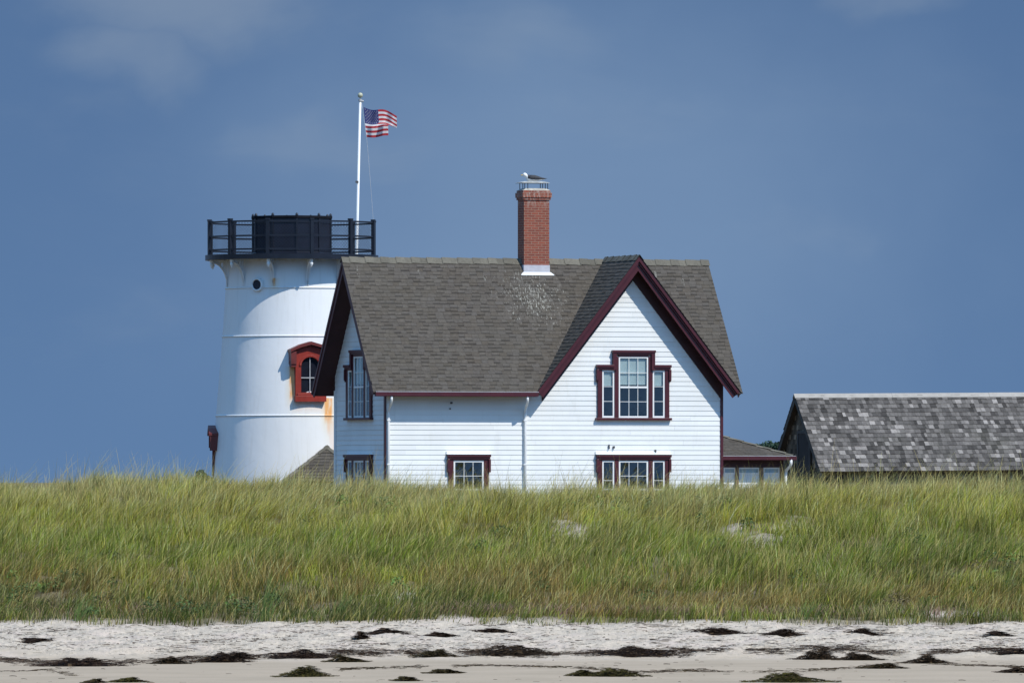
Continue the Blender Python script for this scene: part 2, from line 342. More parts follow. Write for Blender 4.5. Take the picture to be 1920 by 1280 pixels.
# ------------------------------------------------------------------ house
YAW = R(20); GZ0 = 1.9; cy_, sy_ = math.cos(YAW), math.sin(YAW)
A = Vector(((724-960)/F*250, 250, GZ0))
house = empty('clapboard_house', A, YAW)
tag(house, 'white clapboard keeper\'s house with dark red trim and grey shingle roof behind the dune', 'house')
def hu(px, v=0.0):
    k = (px-960)/F; return (k*(A.y+cy_*v)-A.x+sy_*v)/(cy_-k*sy_)
def hz(py, u, v=0.0): return ZC+(YH-py)/F*(A.y+u*sy_+v*cy_)-GZ0
def hloc(px, py, Y):
    p = at(px, py, Y)-A; return Vector((p.x*cy_+p.y*sy_, -p.x*sy_+p.y*cy_, p.z))
L = hu(1352); W2 = 2.13; D = 2*W2; Q = .52; PO = .50
ZR = 9.576-GZ0; TM = 1.381; ZE = ZR-TM*(W2+Q)                    # main ridge, slope, eave
UC = hu(1186); ZW = 9.638-GZ0; TW = 1.252; HW = 2.972             # cross gable ridge, slope, half width
TH = .16; kM = math.sqrt(1+TM*TM); kW = math.sqrt(1+TW*TW)
sM = (W2+Q)*kM; sW = HW*kW
def clap(mb, lo, hi, z0, z1, T, holes=(), expo=.135):
    """clapboards; lo/hi give the wall's ends at a height; T maps (along, height, out) to a point"""
    k = 0; z = z0; jr = random.Random(5); joints = [[jr.uniform(-1, 1.5)+3.7*q_ for q_ in range(4)] for _ in range(17)]; tones = [jr.uniform(.93, 1.0) for _ in range(31)]
    while z < z1-1e-4:
        zt = min(z+expo, z1); c = random.uniform(.95, 1.0); c = (c, c, c*random.uniform(.985, 1.0))
        cuts = sorted({z, zt, *[h for H in holes for h in (H[2], H[3]) if z < h < zt]})
        for a, b in zip(cuts[:-1], cuts[1:]):
            oa = .016-.012*(a-z)/expo; ob = .016-.012*(b-z)/expo
            segs = [(None, None)]
            hs = sorted([H for H in holes if H[2] < (a+b)/2 < H[3]])
            ends = [None]+[e for H in hs for e in (H[0], H[1])]+[None]
            for e0, e1 in zip(ends[::2], ends[1::2]):
                a0 = lo(a) if e0 is None else e0; a1 = hi(a) if e1 is None else e1
                b0 = lo(b) if e0 is None else e0; b1 = hi(b) if e1 is None else e1
                if a1-a0 < .005: continue
                if b1 < b0: b0 = b1 = (b0+b1)/2
                cutx = [0.0]; 
                for jx in joints[k % len(joints)]:
                    fr0 = (jx-a0)/(a1-a0)
                    if .03 < fr0 < .97: cutx.append(fr0)
                cutx.append(1.0); cutx.sort()
                for ci in range(len(cutx)-1):
                    f0, f1 = cutx[ci], cutx[ci+1]; g0 = .0012/(a1-a0) if ci else 0; tn = tones[(k*7+ci*3) % len(tones)]; cc = tuple(v*tn for v in c); jo = .0025*((k*5+ci*3) % 3-1) if a == z and hi(z) else 0
                    pa0, pa1 = a0+(a1-a0)*(f0+g0), a0+(a1-a0)*(f1-g0 if ci < len(cutx)-2 else f1); pb0, pb1 = b0+(b1-b0)*(f0+g0), b0+(b1-b0)*(f1-g0 if ci < len(cutx)-2 else f1)
                    mb.face([T(pa0, a+jo, oa), T(pa1, a+jo, oa), T(pb1, b, ob), T(pb0, b, ob)], 0, cc)
                    if a == z: mb.face([T(pa0, a+jo, .004), T(pa1, a+jo, .004), T(pa1, a+jo, oa), T(pa0, a+jo, oa)], 0, cc)
        z = zt; k += 1
# windows: extents measured on the wing, reused on the side wall
def X_(px): return hu(px)-UCW
UCW = hu(1186.5)
ZW_T = {k: hz(v, UCW) for k, v in dict(top=656.5, stop=668.5, ear=713, sidetop=683.7, sidest=694, bot=783, sill=787.5).items()}
ZL = {k: hz(v, UCW) for k, v in dict(top=852, st=863, ear=885).items()}
def sash_mb(mb, x0, x1, z0, z1, y0=-.035, y1=-.004, fw=.042, cols=3, rows=4, meet=True, meetz=None):
    mb.box(x0, x0+fw, y0, y1, z0, z1); mb.box(x1-fw, x1, y0, y1, z0, z1)
    mb.box(x0+fw, x1-fw, y0-.001, y1, z0, z0+fw*1.15); mb.box(x0+fw, x1-fw, y0-.001, y1, z1-fw, z1)
    zm = (z0+z1)/2 if meetz is None else meetz
    if meet: mb.box(x0+fw, x1-fw, y0-.008, y1, zm-.025, zm+.025)
    for k in range(1, cols):
        x = x0+fw+(x1-x0-2*fw)*k/cols; mb.box(x-.0065, x+.0065, y0+.006, y1+.002, z0+fw, z1-fw)
    for k in range(1, rows):
        if meet and k*2 == rows: continue
        z = z0+fw+(z1-z0-2*fw)*k/rows; mb.box(x0+fw, x1-fw, y0+.007, y1+.003, z-.0065, z+.0065)
def glass_unit(root, x0, x1, z0, z1, blind=0, **kw):
    s = MB(); sash_mb(s, x0, x1, z0, z1, **kw); s.build('sash', M['white'], root)
    p = MB(); p.face([(x0+.03, -.012, z0+.03), (x1-.03, -.012, z0+.03), (x1-.03, -.012, z1-.03), (x0+.03, -.012, z1-.03)]); p.build('pane', M['glass'], root, fixn=False)
    r = MB(); d = .7; a = (x0+.02, x1-.02, z0+.02, z1-.02)
    r.face([(a[0], d, a[2]), (a[1], d, a[2]), (a[1], d, a[3]), (a[0], d, a[3])])
    for q_ in ([(a[0], 0, a[2]), (a[0], d, a[2]), (a[0], d, a[3]), (a[0], 0, a[3])], [(a[1], 0, a[2]), (a[1], d, a[2]), (a[1], d, a[3]), (a[1], 0, a[3])],
               [(a[0], 0, a[2]), (a[1], 0, a[2]), (a[1], d, a[2]), (a[0], d, a[2])], [(a[0], 0, a[3]), (a[1], 0, a[3]), (a[1], d, a[3]), (a[0], d, a[3])]): r.face(q_)
    r.build('window_recess', M['interior'], root, fixn=False)
    if blind:
        b = MB(); zb = z1-(z1-z0)*blind; b.box(x0+.04, x1-.04, .03, .036, zb, z1-.03); b.build('blind_or_backing', M['blind'], root)
def triple_upper(loc, rz):
    zs = ZW_T; x = X_; mb = MB(); y0 = -.055; b = 0.03
    sl = x(1213.8); 
    for s in (-1, 1):
        xo = x(1119.4)*-s if s < 0 else -x(1119.4)
        X0, X1 = sorted((s*.955, s*1.03))
    oL, iL = x(1119.4), x(1127.7); mL0, mL1 = x(1150.6), x(1158.7); hL = x(1149.0)
    for s in (1, -1):   # mirrored halves
        def bx(a, c, *r): mb.box(min(s*a, s*c), max(s*a, s*c), *r)
        bx(oL, iL, y0, b, zs['bot'], zs['sidetop']-.02)                       # outer casing
        bx(mL0, mL1, y0+.004, b, zs['bot'], zs['stop'])                              # mullion
        bx(iL, mL0, y0+.002, b, zs['sidest'], zs['sidetop']-.02)                # side head
        bx(oL-.045, hL-.03 if False else hL, -.12, b, zs['sidetop']-.075, zs['sidetop'])      # side hood shelf
        bx(oL-.03, hL, -.09, b, zs['sidetop']-.13, zs['sidetop']-.075)
        bx(oL-.045, oL+.02, -.10, b, zs['ear'], zs['sidetop']-.13)             # ear
        bx(oL-.045, oL-.003, -.075, b, zs['ear']-.04, zs['ear'])
        bx(hL-.03, hL+.075, -.10, b, zs['sidetop']-.15, zs['top']-.07)       # upper hood sides
    mb.box(mL1, -mL1, y0+.002, b, zs['stop'], zs['top']-.07)
    mb.box(hL-.045, -hL+.045, -.12, b, zs['top']-.07, zs['top'])
    mb.box(hL+.075, -hL-.075, -.09, b, zs['top']-.12, zs['top']-.07)
    mb.box(oL-.06, -oL+.06, -.105, b, zs['sill'], zs['bot'])
    w_ = mb.build('window', M['maroon'], house, bevel=.004); w_.location = loc; w_.rotation_euler = (0, 0, rz)
    glass_unit(w_, mL1, -mL1, zs['bot'], zs['stop'], blind=.46, cols=3, rows=4)
    for s in (1, -1):
        a, c = sorted((s*iL, s*mL0)); glass_unit(w_, a, c, zs['bot'], zs['sidest'], blind=.33, cols=1, rows=3, fw=.045, meet=False)
    return w_
ZB = .55
def low_window(loc, rz, parts_, outer, zt=None):
    """flat-headed window; parts_ = list of (x0, x1, cols)"""
    mb = MB(); y0 = -.055; b = .03; zt_, zs_, ze_ = ZL['top'], ZL['st'], ZL['ear']
    o0, o1 = outer; xs_ = [o0]+[e for q_ in parts_ for e in q_[:2]]+[o1]
    for a, c in zip(xs_[::2], xs_[1::2]): mb.box(a, c, y0, b, ZB, zs_)
    mb.box(o0, o1, y0+.003, b, zs_, zt_-.08)
    mb.box(o0-.045, o1+.045, -.12, b, zt_-.07, zt_); mb.box(o0-.03, o1+.03, -.09, b, zt_-.125, zt_-.07)
    for s0, s1 in ((o0-.045, o0+.02), (o1-.02, o1+.045)): mb.box(s0, s1, -.10, b, ze_, zt_-.125)
    mb.box(o0-.06, o1+.06, -.105, b, ZB-.06, ZB)
    w_ = mb.build('window', M['maroon'], house, bevel=.004); w_.location = loc; w_.rotation_euler = (0, 0, rz)
    f = MB(); f.box(o0-.06, o1+.06, -.135, b, zt_+.002, zt_+.012); f.box(o0-.06, o1+.06, -.03, b, zt_+.012, zt_+.085); f.build('drip_cap', M['white'], w_)
    for x0, x1, c in parts_: glass_unit(w_, x0, x1, ZB, zs_, cols=c, rows=4 if c > 1 else 3, fw=.05 if c > 1 else .045, blind=0)
    return w_
iL_, mL0_, mL1_, oL_ = X_(1127.7), X_(1150.6), X_(1158.7), X_(1119.4)
TRI = [(iL_, mL0_, 1), (mL1_, -mL1_, 3), (-mL0_, -iL_, 1)]
S0 = hu(877.5)
SINGLE = [(hu(849)-S0, hu(906)-S0, 3)]; SOUT = (hu(840)-S0, hu(915)-S0)
YW = -.019
for f_, (loc, rz) in ((triple_upper, ((UCW, YW, 0), 0)), (triple_upper, ((-.019, W2, 0), -PI/2))): f_(loc, rz)
low_window((UCW, YW, 0), 0, TRI, (oL_, -oL_)); low_window((-.019, W2, 0), -PI/2, TRI, (oL_, -oL_)); low_window((S0, YW, 0), 0, SINGLE, SOUT)
def tri_holes(c, upper=True):
    h = []
    z = ZW_T
    for a, b, n in TRI: h.append((c+a+.015, c+b-.015, z['bot']+.01, (z['stop'] if n > 1 else z['sidest'])-.01)); h.append((c+a+.015, c+b-.015, ZB+.01, ZL['st']-.01))
    return h
tv = TH*kM; twv = TH*kW
def f_hi(z):
    if z < ZR-TM*W2-tv-.1: return L
    return max(UC, min(L, UC+(ZW-twv-z)/TW))
def f_lo(z):
    if z < ZR-TM*W2-tv-.1: return 0
    return min(UC, UC-(ZW-twv-z)/TW)
mb = MB()
clap(mb, f_lo, f_hi, 0, ZW-twv, lambda x, z, o: Vector((x, -o, z)), tri_holes(UCW)+[(S0+SINGLE[0][0]+.015, S0+SINGLE[0][1]-.015, ZB+.01, ZL['st']-.01)])
g_hi = lambda z: min(D, W2+(ZR-tv-z)/TM); g_lo = lambda z: max(0, W2-(ZR-tv-z)/TM)
clap(mb, g_lo, g_hi, 0, ZR-tv, lambda x, z, o: Vector((-o, x, z)), tri_holes(W2))
clap(mb, g_lo, g_hi, 0, ZR-tv, lambda x, z, o: Vector((L+o, x, z)))
clap(mb, lambda z: 0, lambda z: L, 0, ZE+.3, lambda x, z, o: Vector((x, D+o, z)))
mb.build('wall', M['siding'], house, fixn=False)
# corner boards: white on the front face, dark red on the sides
for x0, x1, y0, y1, mt, h in ((0, .09, -.034, 0, 'white', ZE-.02), (-.036, -.019, -.036, .10, 'maroon', ZE+.05), (-.036, -.019, D-.1, D+.03, 'white', ZE+.05),
                              (L-.03, L+.05, -.037, .10, 'maroon', ZE+.40)):
    b = MB(); b.box(x0, x1, y0, y1, 0, h); b.build('corner_board', M[mt], house)
f = MB(); f.box(-.03, L+.03, -.03, D+.03, -.5, .0-.005); f.build('foundation', paint('grey_concrete', (.3, .29, .27), .9, .2), house)
# --- roof
M['roof'] = roofmat('grey_asphalt_shingle', [(hu(1008, 1), 0, hz(560, 5, 1), 2.1, 1.7, .95), (hu(1005, 1), 0, hz(515, 5, 1), .9, .4, .8), (hu(1298, 1), 0, hz(525, 9, 1), .13, .5, .85),
                     (hu(1250, 1), 0, hz(513, 9, 1), .12, .35, .85), (hu(805, 1), 0, hz(508, 2, 1), .1, .35, .85), (hu(690, 1), 0, hz(510, 1, 1), .14, .5, .8), (hu(925, 1), 0, hz(520, 4, 1), .16, .5, .7),
                     (hu(860, 1), 0, hz(497, 3, 1), 2.6, .18, .5), (hu(1225, 1), 0, hz(500, 8, 1), 1.6, .2, .5)])
esF = (0, 1/kM, TM/kM); enF = (0, -TM/kM, 1/kM); esB = (0, -1/kM, TM/kM); enB = (0, TM/kM, 1/kM)
OF = (0, -Q, ZE)
def val(s):   # half width of the cross gable at slope distance s
    z = ZE+s*TM/kM; return max(0, (ZW-z)/TW)
RL = -PO; RR = L+PO-.13
rf = MB(); e_ = .10
slab(rf, OF, (1, 0, 0), esF, enF, [(RL, 0), (UC-val(0), 0), (UC-.14, sM), (RL, sM)], TH, 0, TM)
slab(rf, OF, (1, 0, 0), esF, enF, [(UC+val(0), 0), (RR, 0), (RR, sM), (UC+.14, sM)], TH, 0, TM)
slab(rf, (0, D+Q, ZE), (1, 0, 0), esB, enB, [(RL, 0), (RR, 0), (RR, sM), (RL, sM)], TH, 0, TM)
PG = .42
for s in (-1, 1):
    es = (-s/kW, 0, TW/kW); en = (s*TW/kW, 0, 1/kW); O = (UC+s*HW, -PG, ZW-TW*HW)
    a = [(0, 0), (W2+PG, 0), (W2+PG, sW), (0, sW)]
    # trim the part that would run under the main roof
    a = [(0, 0), (.10, 0), (W2+PG, sW-.03), (W2+PG, sW), (0, sW)]
    slab(rf, O, (0, 1, 0), es, en, a, TH, 0, TW)
roof = rf.build('roof', M['soffit'], house)
sh = MB()
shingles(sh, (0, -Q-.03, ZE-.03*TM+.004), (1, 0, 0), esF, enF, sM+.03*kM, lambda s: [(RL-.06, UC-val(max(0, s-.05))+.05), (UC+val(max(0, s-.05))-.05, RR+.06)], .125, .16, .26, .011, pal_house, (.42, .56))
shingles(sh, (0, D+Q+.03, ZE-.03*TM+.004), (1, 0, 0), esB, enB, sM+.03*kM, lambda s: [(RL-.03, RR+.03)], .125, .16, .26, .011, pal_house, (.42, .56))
for s in (-1, 1):
    es = (-s/kW, 0, TW/kW); en = (s*TW/kW, 0, 1/kW)
    O = (UC+s*(HW+.03), -PG-.15, ZW-TW*(HW+.03)+.004)
    def rg(sd_):   # runs back from the barge to the valley
        z = ZW-TW*(HW+.03)+sd_*TW/kW; v = W2-(ZR-z)/TM
        return [(0, min(W2+PG+.15, v+PG+.15+.04))]
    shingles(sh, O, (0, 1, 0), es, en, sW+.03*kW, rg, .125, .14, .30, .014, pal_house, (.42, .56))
# ridge caps
def cap(mb, a, b, dw, hh, step=.22):
    a = Vector(a); b = Vector(b); d = (b-a); n = max(1, int(d.length/step)); dn = d.normalized(); sd_ = Vector((-dn.y, dn.x, 0)).normalized()
    for k in range(n):
        p = a+d*(k/n); q_ = a+d*((k+1)/n)+dn*.03; rv = random.uniform(.95, 1.4); c = tuple(x*rv for x in (.125, .115, .092)); lift = .012*(k % 2)+random.uniform(0, .006)
        for s in (-1, 1):
            mb.face([p+Vector((0, 0, lift+.012)), q_+Vector((0, 0, lift)), q_+sd_*s*dw+Vector((0, 0, -hh+lift)), p+sd_*s*dw+Vector((0, 0, -hh+lift+.012))], 0, c)
cap(sh, (RL-.06, W2, ZR+.025), (RR+.06, W2, ZR+.025), .12, .12*TM)
cap(sh, (UC, -PG-.15, ZW+.025), (UC, W2, ZW+.02), .12, .12*TW)
sh.build('shingles', M['roof'], roof, fixn=False)
# barge boards and frieze
def barge(pa, pb, nrm, out, T_, wing=False):
    """board under a rake from pa (foot) to pb (ridge); nrm = slope normal; out = outward unit"""
    mb = MB(); pa = Vector(pa); pb = Vector(pb); n = Vector(nrm).normalized(); o = Vector(out)
    def bd(d0, d1, t0, t1):
        u_ = (pb-pa).normalized(); pf = [pa-n*d0+o*t1, pb-n*d0-u_*d0*T_+o*t1, pb-n*d1-u_*d1*T_+o*t1, pa-n*d1+o*t1]
        mb.prism(pf, [p_-o*(t1-t0) for p_ in pf])
    if wing: bd(.004, .09, 0, .12); bd(.09, .135, 0, .07); bd(.135, .25, 0, .025)
    else: bd(.012, .10, 0, .04); bd(.10, .24, 0, .02)
    return mb.build('barge_board', M['maroon'], house)
for s in (-1, 1):
    foot = (UC+s*HW, -PG, ZW-TW*HW); barge(foot, (UC+s*.0, -PG, ZW), (s*TW, 0, 1), (0, -1, 0), TW, True)
for end, o in ((RL, -1), (RR, 1)):
    barge((end, -Q, ZE), (end, W2, ZR), (0, -TM, 1), (o, 0, 0), TM); barge((end, D+Q, ZE), (end, W2, ZR), (0, TM, 1), (o, 0, 0), TM)
for s in (-1, 1):   # frieze under the soffit of the wing
    n = Vector((s*TW, 0, 1)).normalized(); mb = MB(); a = Vector((UC+s*min(HW, L-UC), 0, ZW-TW*min(HW, L-UC))); b = Vector((UC, 0, ZW))
    a = Vector((UC+s*min(HW, L-UC+.045), 0, ZW-TW*min(HW, L-UC+.045))); h0, h1 = (TH-.02)*kW, (TH+.25)*kW; o_ = Vector((0, -.05, 0)); dz_ = Vector((0, 0, 1))
    pf = [a-dz_*h0+o_, b-dz_*h0+o_, b-dz_*h1+o_, a-dz_*h1+o_]
    mb.prism(pf, [p_+Vector((0, .045, 0)) for p_ in pf]); mb.build('frieze_board', M['soffit'], house)
# gutter, its outlets and downspouts
gu = MB(); g0, g1 = RL+.01, UC-HW+.02
gu.box(g0, g1, -Q-.03, -Q+.04, ZE-.13, ZE-.10); gu.box(g0, g1, -Q-.045, -Q-.028, ZE-.131, ZE-.02); gu.box(g0, g1, -Q+.04, -Q+.07, ZE-.14, ZE-.05); gu.box(g0, g0+.02, -Q-.03, -Q+.04, ZE-.099, ZE-.03)
g = gu.build('gutter', M['maroon'], house)
b = MB(); b.box(g0, g1, -Q-.050, -Q-.026, ZE-.020, ZE-.008); b.build('gutter_lip', M['flash'], g)
def spout(u, ub, name='downspout'):
    mb = MB(); mb.tube([(u, -Q+.01, ZE-.12), (u, -Q+.01, ZE-.24), (u*.8+ub*.2, -Q+.10, ZE-.33), (ub, -.075, ZE-.52), (ub, -.075, ZE-.62), (ub, -.075, .1)], .036, 8)
    o = mb.build(name, M['white'], house, smooth=True)
    k = MB()
    for z in (ZE-.8, ZE-2.0):
        k = MB(); k.box(ub-.05, ub+.05, -.115, -.02, z, z+.03); k.build('pipe_strap', M['white'], o)
spout(hu(734, -.5), .045); spout(hu(989, -.5), hu(983))
# small fittings on the front wall
for px, py, w_, h_ in ((845.5, 755, .05, .05), (843, 766, .02, .04), (1141, 837, .025, .12), (1150, 838, .05, .06), (1228, 845, .04, .07)):
    b = MB(); u = hu(px); z = hz(py, u); b.box(u-w_/2, u+w_/2, -.07, -.012, z-h_/2, z+h_/2); b.box(u-w_*.2, u+w_*.2, -.10, -.07, z-h_*.4, z-h_*.1); b.build('wall_bracket', M['fitting'], house, bevel=.004)
# --- chimney
cu0, cu1 = hu(982.5, 1.87), hu(1030, 1.87); cv0, cv1 = 1.87, 2.37; ct = hz(360, 5, 2); cbot = hz(520, 5, 2)
ch = MB(); ch.box(cu0, cu1, cv0, cv1, cbot, ct-.22)
ch.box(cu0-.03, cu1+.03, cv0-.03, cv1+.03, ct-.22, ct-.155); ch.box(cu0-.055, cu1+.055, cv0-.055, cv1+.055, ct-.155, ct-.02); ch.box(cu0-.025, cu1+.025, cv0-.025, cv1+.025, ct-.02, ct+.045)
chim = ch.build('chimney', M['brick'], house)
c = MB(); i0 = [(cu0-.02, cv0-.02), (cu1+.02, cv0-.02), (cu1+.02, cv1+.02), (cu0-.02, cv1+.02)]
c.prism([(x, y, ct+.046) for x, y in i0], [((x-(cu0+cu1)/2)*.75+(cu0+cu1)/2, (y-(cv0+cv1)/2)*.7+(cv0+cv1)/2, ct+.10) for x, y in i0]); c.build('mortar_crown', M['crown'], chim)
c = MB(); z0 = hz(507, 5, 2)
c.box(cu0-.012, cu1+.012, cv0-.012, cv1+.012, z0-.3, hz(497, 5, 2)); c.build('flashing', M['flash'], chim)
c = MB()
pf = [(cu0-.11, cv0-.075, 0), (cu1+.12, cv0-.075, 0), (cu1+.03, cv0-.02, 0), (cu0-.03, cv0-.02, 0)]
zf = lambda v: ZR-TM*(W2-v)+.03
c.prism([(x, y, zf(y)+.012) for x, y, _ in pf], [(x, y, zf(y)) for x, y, _ in pf]); c.build('lead_apron', M['white'], chim)
zl = hz(343.5, 5, 2)
for x in (cu0+.04, cu0+.13, cu1-.10, cu1-.0-.03):
    for y in (cv0+.05, cv1-.05): c = MB(); c.box(x-.008, x+.008, y-.008, y+.008, ct+.05, zl); c.build('cap_bracket', M['black'], chim)
c = MB(); cx0, cx1 = cu0-.06, cu1+.0; i1 = [(cx0, cv0-.03), (cx1, cv0-.03), (cx1, cv1+.03), (cx0, cv1+.03)]
mid = ((cx0+cx1)/2, (cv0+cv1)/2)
c.prism([(x, y, zl) for x, y in i1], [(x, y, zl+.012) for x, y in i1])
c.prism([(x, y, zl+.013) for x, y in i1], [((x-mid[0])*.7+mid[0], (y-mid[1])*.5+mid[1], zl+.05) for x, y in i1]); c.build('chimney_cap', paint('lime_spattered_metal', (.45, .45, .42), .6, .45, 12), chim)
GULLP = house.matrix_basis @ Vector((mid[0]-.02, mid[1], zl+.05))
# --- porch on the right
pv = 1.1; ev = pv-.35; pz = hz(855, 10.5, 1); pu = hu(1469, pv); pe = hu(1488, ev); tp = .36; kp = math.sqrt(1+tp*tp); pd = 4.2
pr = MB(); hyp = (pd/2+.35)
ap = (pe-hyp, ev+hyp, pz+hyp*tp)
sp_ = MB()
def hiprange(s, l0, l1): return [(l0, l1)]
esp = (0, 1/kp, tp/kp); enp = (0, -tp/kp, 1/kp)
slab(pr, (0, ev, pz), (1, 0, 0), esp, enp, [(L, 0), (pe, 0), (pe-hyp, hyp*kp), (L, hyp*kp)], .05)
slab(pr, (pe, 0, pz), (0, 1, 0), (-1/kp, 0, tp/kp), (tp/kp, 0, 1/kp), [(ev, 0), (ev+2*hyp, 0), (ev+hyp, hyp*kp)], .05)
slab(pr, (0, ev+2*hyp, pz), (1, 0, 0), (0, -1/kp, tp/kp), (0, tp/kp, 1/kp), [(L, 0), (pe, 0), (pe-hyp, hyp*kp), (L, hyp*kp)], .05)
pro = pr.build('porch_roof', M['soffit'], house)
shingles(sp_, (0, ev-.02, pz+.003), (1, 0, 0), esp, enp, hyp*kp, lambda s: [(L, pe-s/kp+.02)], .125, .16, .26, .011, pal_house, (.4, .7))
shingles(sp_, (pe+.02, 0, pz+.003), (0, 1, 0), (-1/kp, 0, tp/kp), (tp/kp, 0, 1/kp), hyp*kp, lambda s: [(ev+s/kp, ev+2*hyp-s/kp)], .125, .16, .26, .011, pal_house, (.4, .7))
shingles(sp_, (0, ev+2*hyp+.02, pz+.003), (1, 0, 0), (0, -1/kp, tp/kp), (0, tp/kp, 1/kp), hyp*kp, lambda s: [(L, pe-s/kp+.02)], .125, .16, .26, .011, pal_house, (.4, .7))
cap(sp_, (pe, ev, pz+.03), (pe-hyp, ev+hyp, pz+hyp*tp+.03), .09, .03)
M['roof2'] = roofmat('porch_asphalt_shingle'); sp_.build('porch_shingles', M['roof2'], pro, fixn=False)
pg = MB(); pg.box(L+.05, pe+.03, ev-.10, ev-.01, pz-.10, pz-.0); pg.box(pe-.05, pe+.06, ev-.09, ev+2*hyp, pz-.101, pz-.001); pgo = pg.build('porch_gutter', M['maroon'], house)
b = MB(); b.box(L+.05, pe+.03, ev-.108, ev-.085, pz+.001, pz+.012); b.build('gutter_lip', M['flash'], pgo)
zb1, zb2 = hz(876, 10.5, 1), hz(887, 10.5, 1)
b = MB(); b.box(L+.05, pu, pv+.0, pv+.12, zb1, pz-.05); b.box(pu-.12, pu, pv+.12, pv+pd, zb1+.001, pz-.051); b.box(L+.05, pu+.2, ev, pv, pz-.10, pz-.07); b.build('porch_beam', M['soffit'], house)
b = MB()
clap(b, lambda z: L+.03, lambda z: pu-.02, 0, zb2, lambda x, z, o: Vector((x, pv+.05-o, z))); clap(b, lambda z: pv+.05, lambda z: pv+pd, 0, zb2, lambda x, z, o: Vector((pu-.05+o, x, z)))
b.build('porch_wall', M['siding'], house, fixn=False)
for px in (1382, 1428, 1466):
    b = MB(); u = hu(px, pv); b.box(u-.05, u+.05, pv-.02, pv+.08, 0, zb1); b.build('porch_post', M['wood'], house, bevel=.005)
for a_, c_ in ((1358, 1379), (1385, 1424), (1432, 1462)):
    b = MB(); u0, u1 = hu(a_, pv), hu(c_, pv); fr_ = .03
    b.box(u0, u1, pv+.02, pv+.06, zb2-.02, zb2+.02); b.box(u0, u1, pv+.02, pv+.06, zb1-.04, zb1-.001); b.box(u0, u0+fr_, pv+.021, pv+.059, zb2, zb1); b.box(u1-fr_, u1, pv+.021, pv+.059, zb2, zb1)
    o = b.build('porch_window', M['white'], house); k = MB(); k.box(u0, u1, pv+.10, pv+.11, zb2, zb1-.02); k.build('blind_or_backing', M['blind'], o); g_ = MB(); g_.face([(u0, pv+.04, zb2), (u1, pv+.04, zb2), (u1, pv+.04, zb1), (u0, pv+.04, zb1)]); g_.build('pane', M['glass'], o, fixn=False)  # white sheet added behind each porch pane to lighten the glass
b = MB(); u = hu(1483, ev-.05); ub = hu(1471, pv-.05); b.tube([(u, ev-.06, pz-.08), (u, ev-.06, pz-.2), (u*.8+ub*.2, ev, pz-.28), (ub+.05, pv-.06, pz-.38), (ub+.03, pv-.06, pz-.5), (ub+.03, pv-.06, .1)], .042, 8)
b.build('porch_downspout', M['white'], house, smooth=True)
# --- low hip-roofed passage behind the left corner
def T_(p): return Vector(p)
ac = hloc(613, 837, 258.6); hw = 1.22; he = .98; az0 = ac.z-he
an = MB(); asg = MB()
# its own axes: x to the right and y away, turned back to face the shore
an_root_rot = 0
def pas(x, y, z): return Vector((x, y, z))
pT = lambda p: Vector((ac.x+p.x*cy_+p.y*sy_, ac.y-p.x*sy_+p.y*cy_, p.z))
an.T = pT; asg.T = pT
ka = math.sqrt(1+(he/hw)**2); ta = he/hw; ks = math.sqrt(1+ta*ta)
slab(an, pas(0, -hw, az0), (1, 0, 0), (0, 1/ks, ta/ks), (0, -ta/ks, 1/ks), [(-hw, 0), (hw, 0), (0, hw*ks)], .05)
slab(an, pas(-hw, 0, az0), (0, 1, 0), (1/ks, 0, ta/ks), (-ta/ks, 0, 1/ks), [(-hw, 0), (1.5, 0), (1.5, hw*ks), (0, hw*ks)], .05)
slab(an, pas(hw, 0, az0), (0, 1, 0), (-1/ks, 0, ta/ks), (ta/ks, 0, 1/ks), [(-hw, 0), (1.5, 0), (1.5, hw*ks), (0, hw*ks)], .05)
po = an.build('passage_roof', M['soffit'], house)
shingles(asg, pas(0, -hw-.02, az0+.002), (1, 0, 0), (0, 1/ks, ta/ks), (0, -ta/ks, 1/ks), hw*ks, lambda s: [(-hw+s/ks-.02, hw-s/ks+.02)], .14, .15, .3, .016, pal_house, (.4, .7))
shingles(asg, pas(-hw-.02, 0, az0+.002), (0, 1, 0), (1/ks, 0, ta/ks), (-ta/ks, 0, 1/ks), hw*ks, lambda s: [(-hw+s/ks, 1.5)], .14, .15, .3, .016, pal_house, (.4, .7))
shingles(asg, pas(hw+.02, 0, az0+.002), (0, 1, 0), (-1/ks, 0, ta/ks), (ta/ks, 0, 1/ks), hw*ks, lambda s: [(-hw+s/ks, 1.5)], .14, .15, .3, .016, pal_house, (.4, .7))
cap(asg, pas(-hw, -hw, az0+.03), pas(0, 0, az0+he+.03), .09, .05); cap(asg, pas(hw, -hw, az0+.03), pas(0, 0, az0+he+.03), .09, .05)
asg.build('passage_shingles', M['roof2'], po, fixn=False)
b = MB(); b.T = pT; i_ = hw-.15
clap(b, lambda z: -i_, lambda z: i_, 0, az0-.02, lambda x, z, o: pas(x, -i_-o, z)); clap(b, lambda z: -i_, lambda z: 1.4, 0, az0-.02, lambda x, z, o: pas(-i_-o, x, z)); clap(b, lambda z: -i_, lambda z: 1.4, 0, az0-.02, lambda x, z, o: pas(i_+o, x, z))
b.build('passage_wall', M['siding'], house, fixn=False)

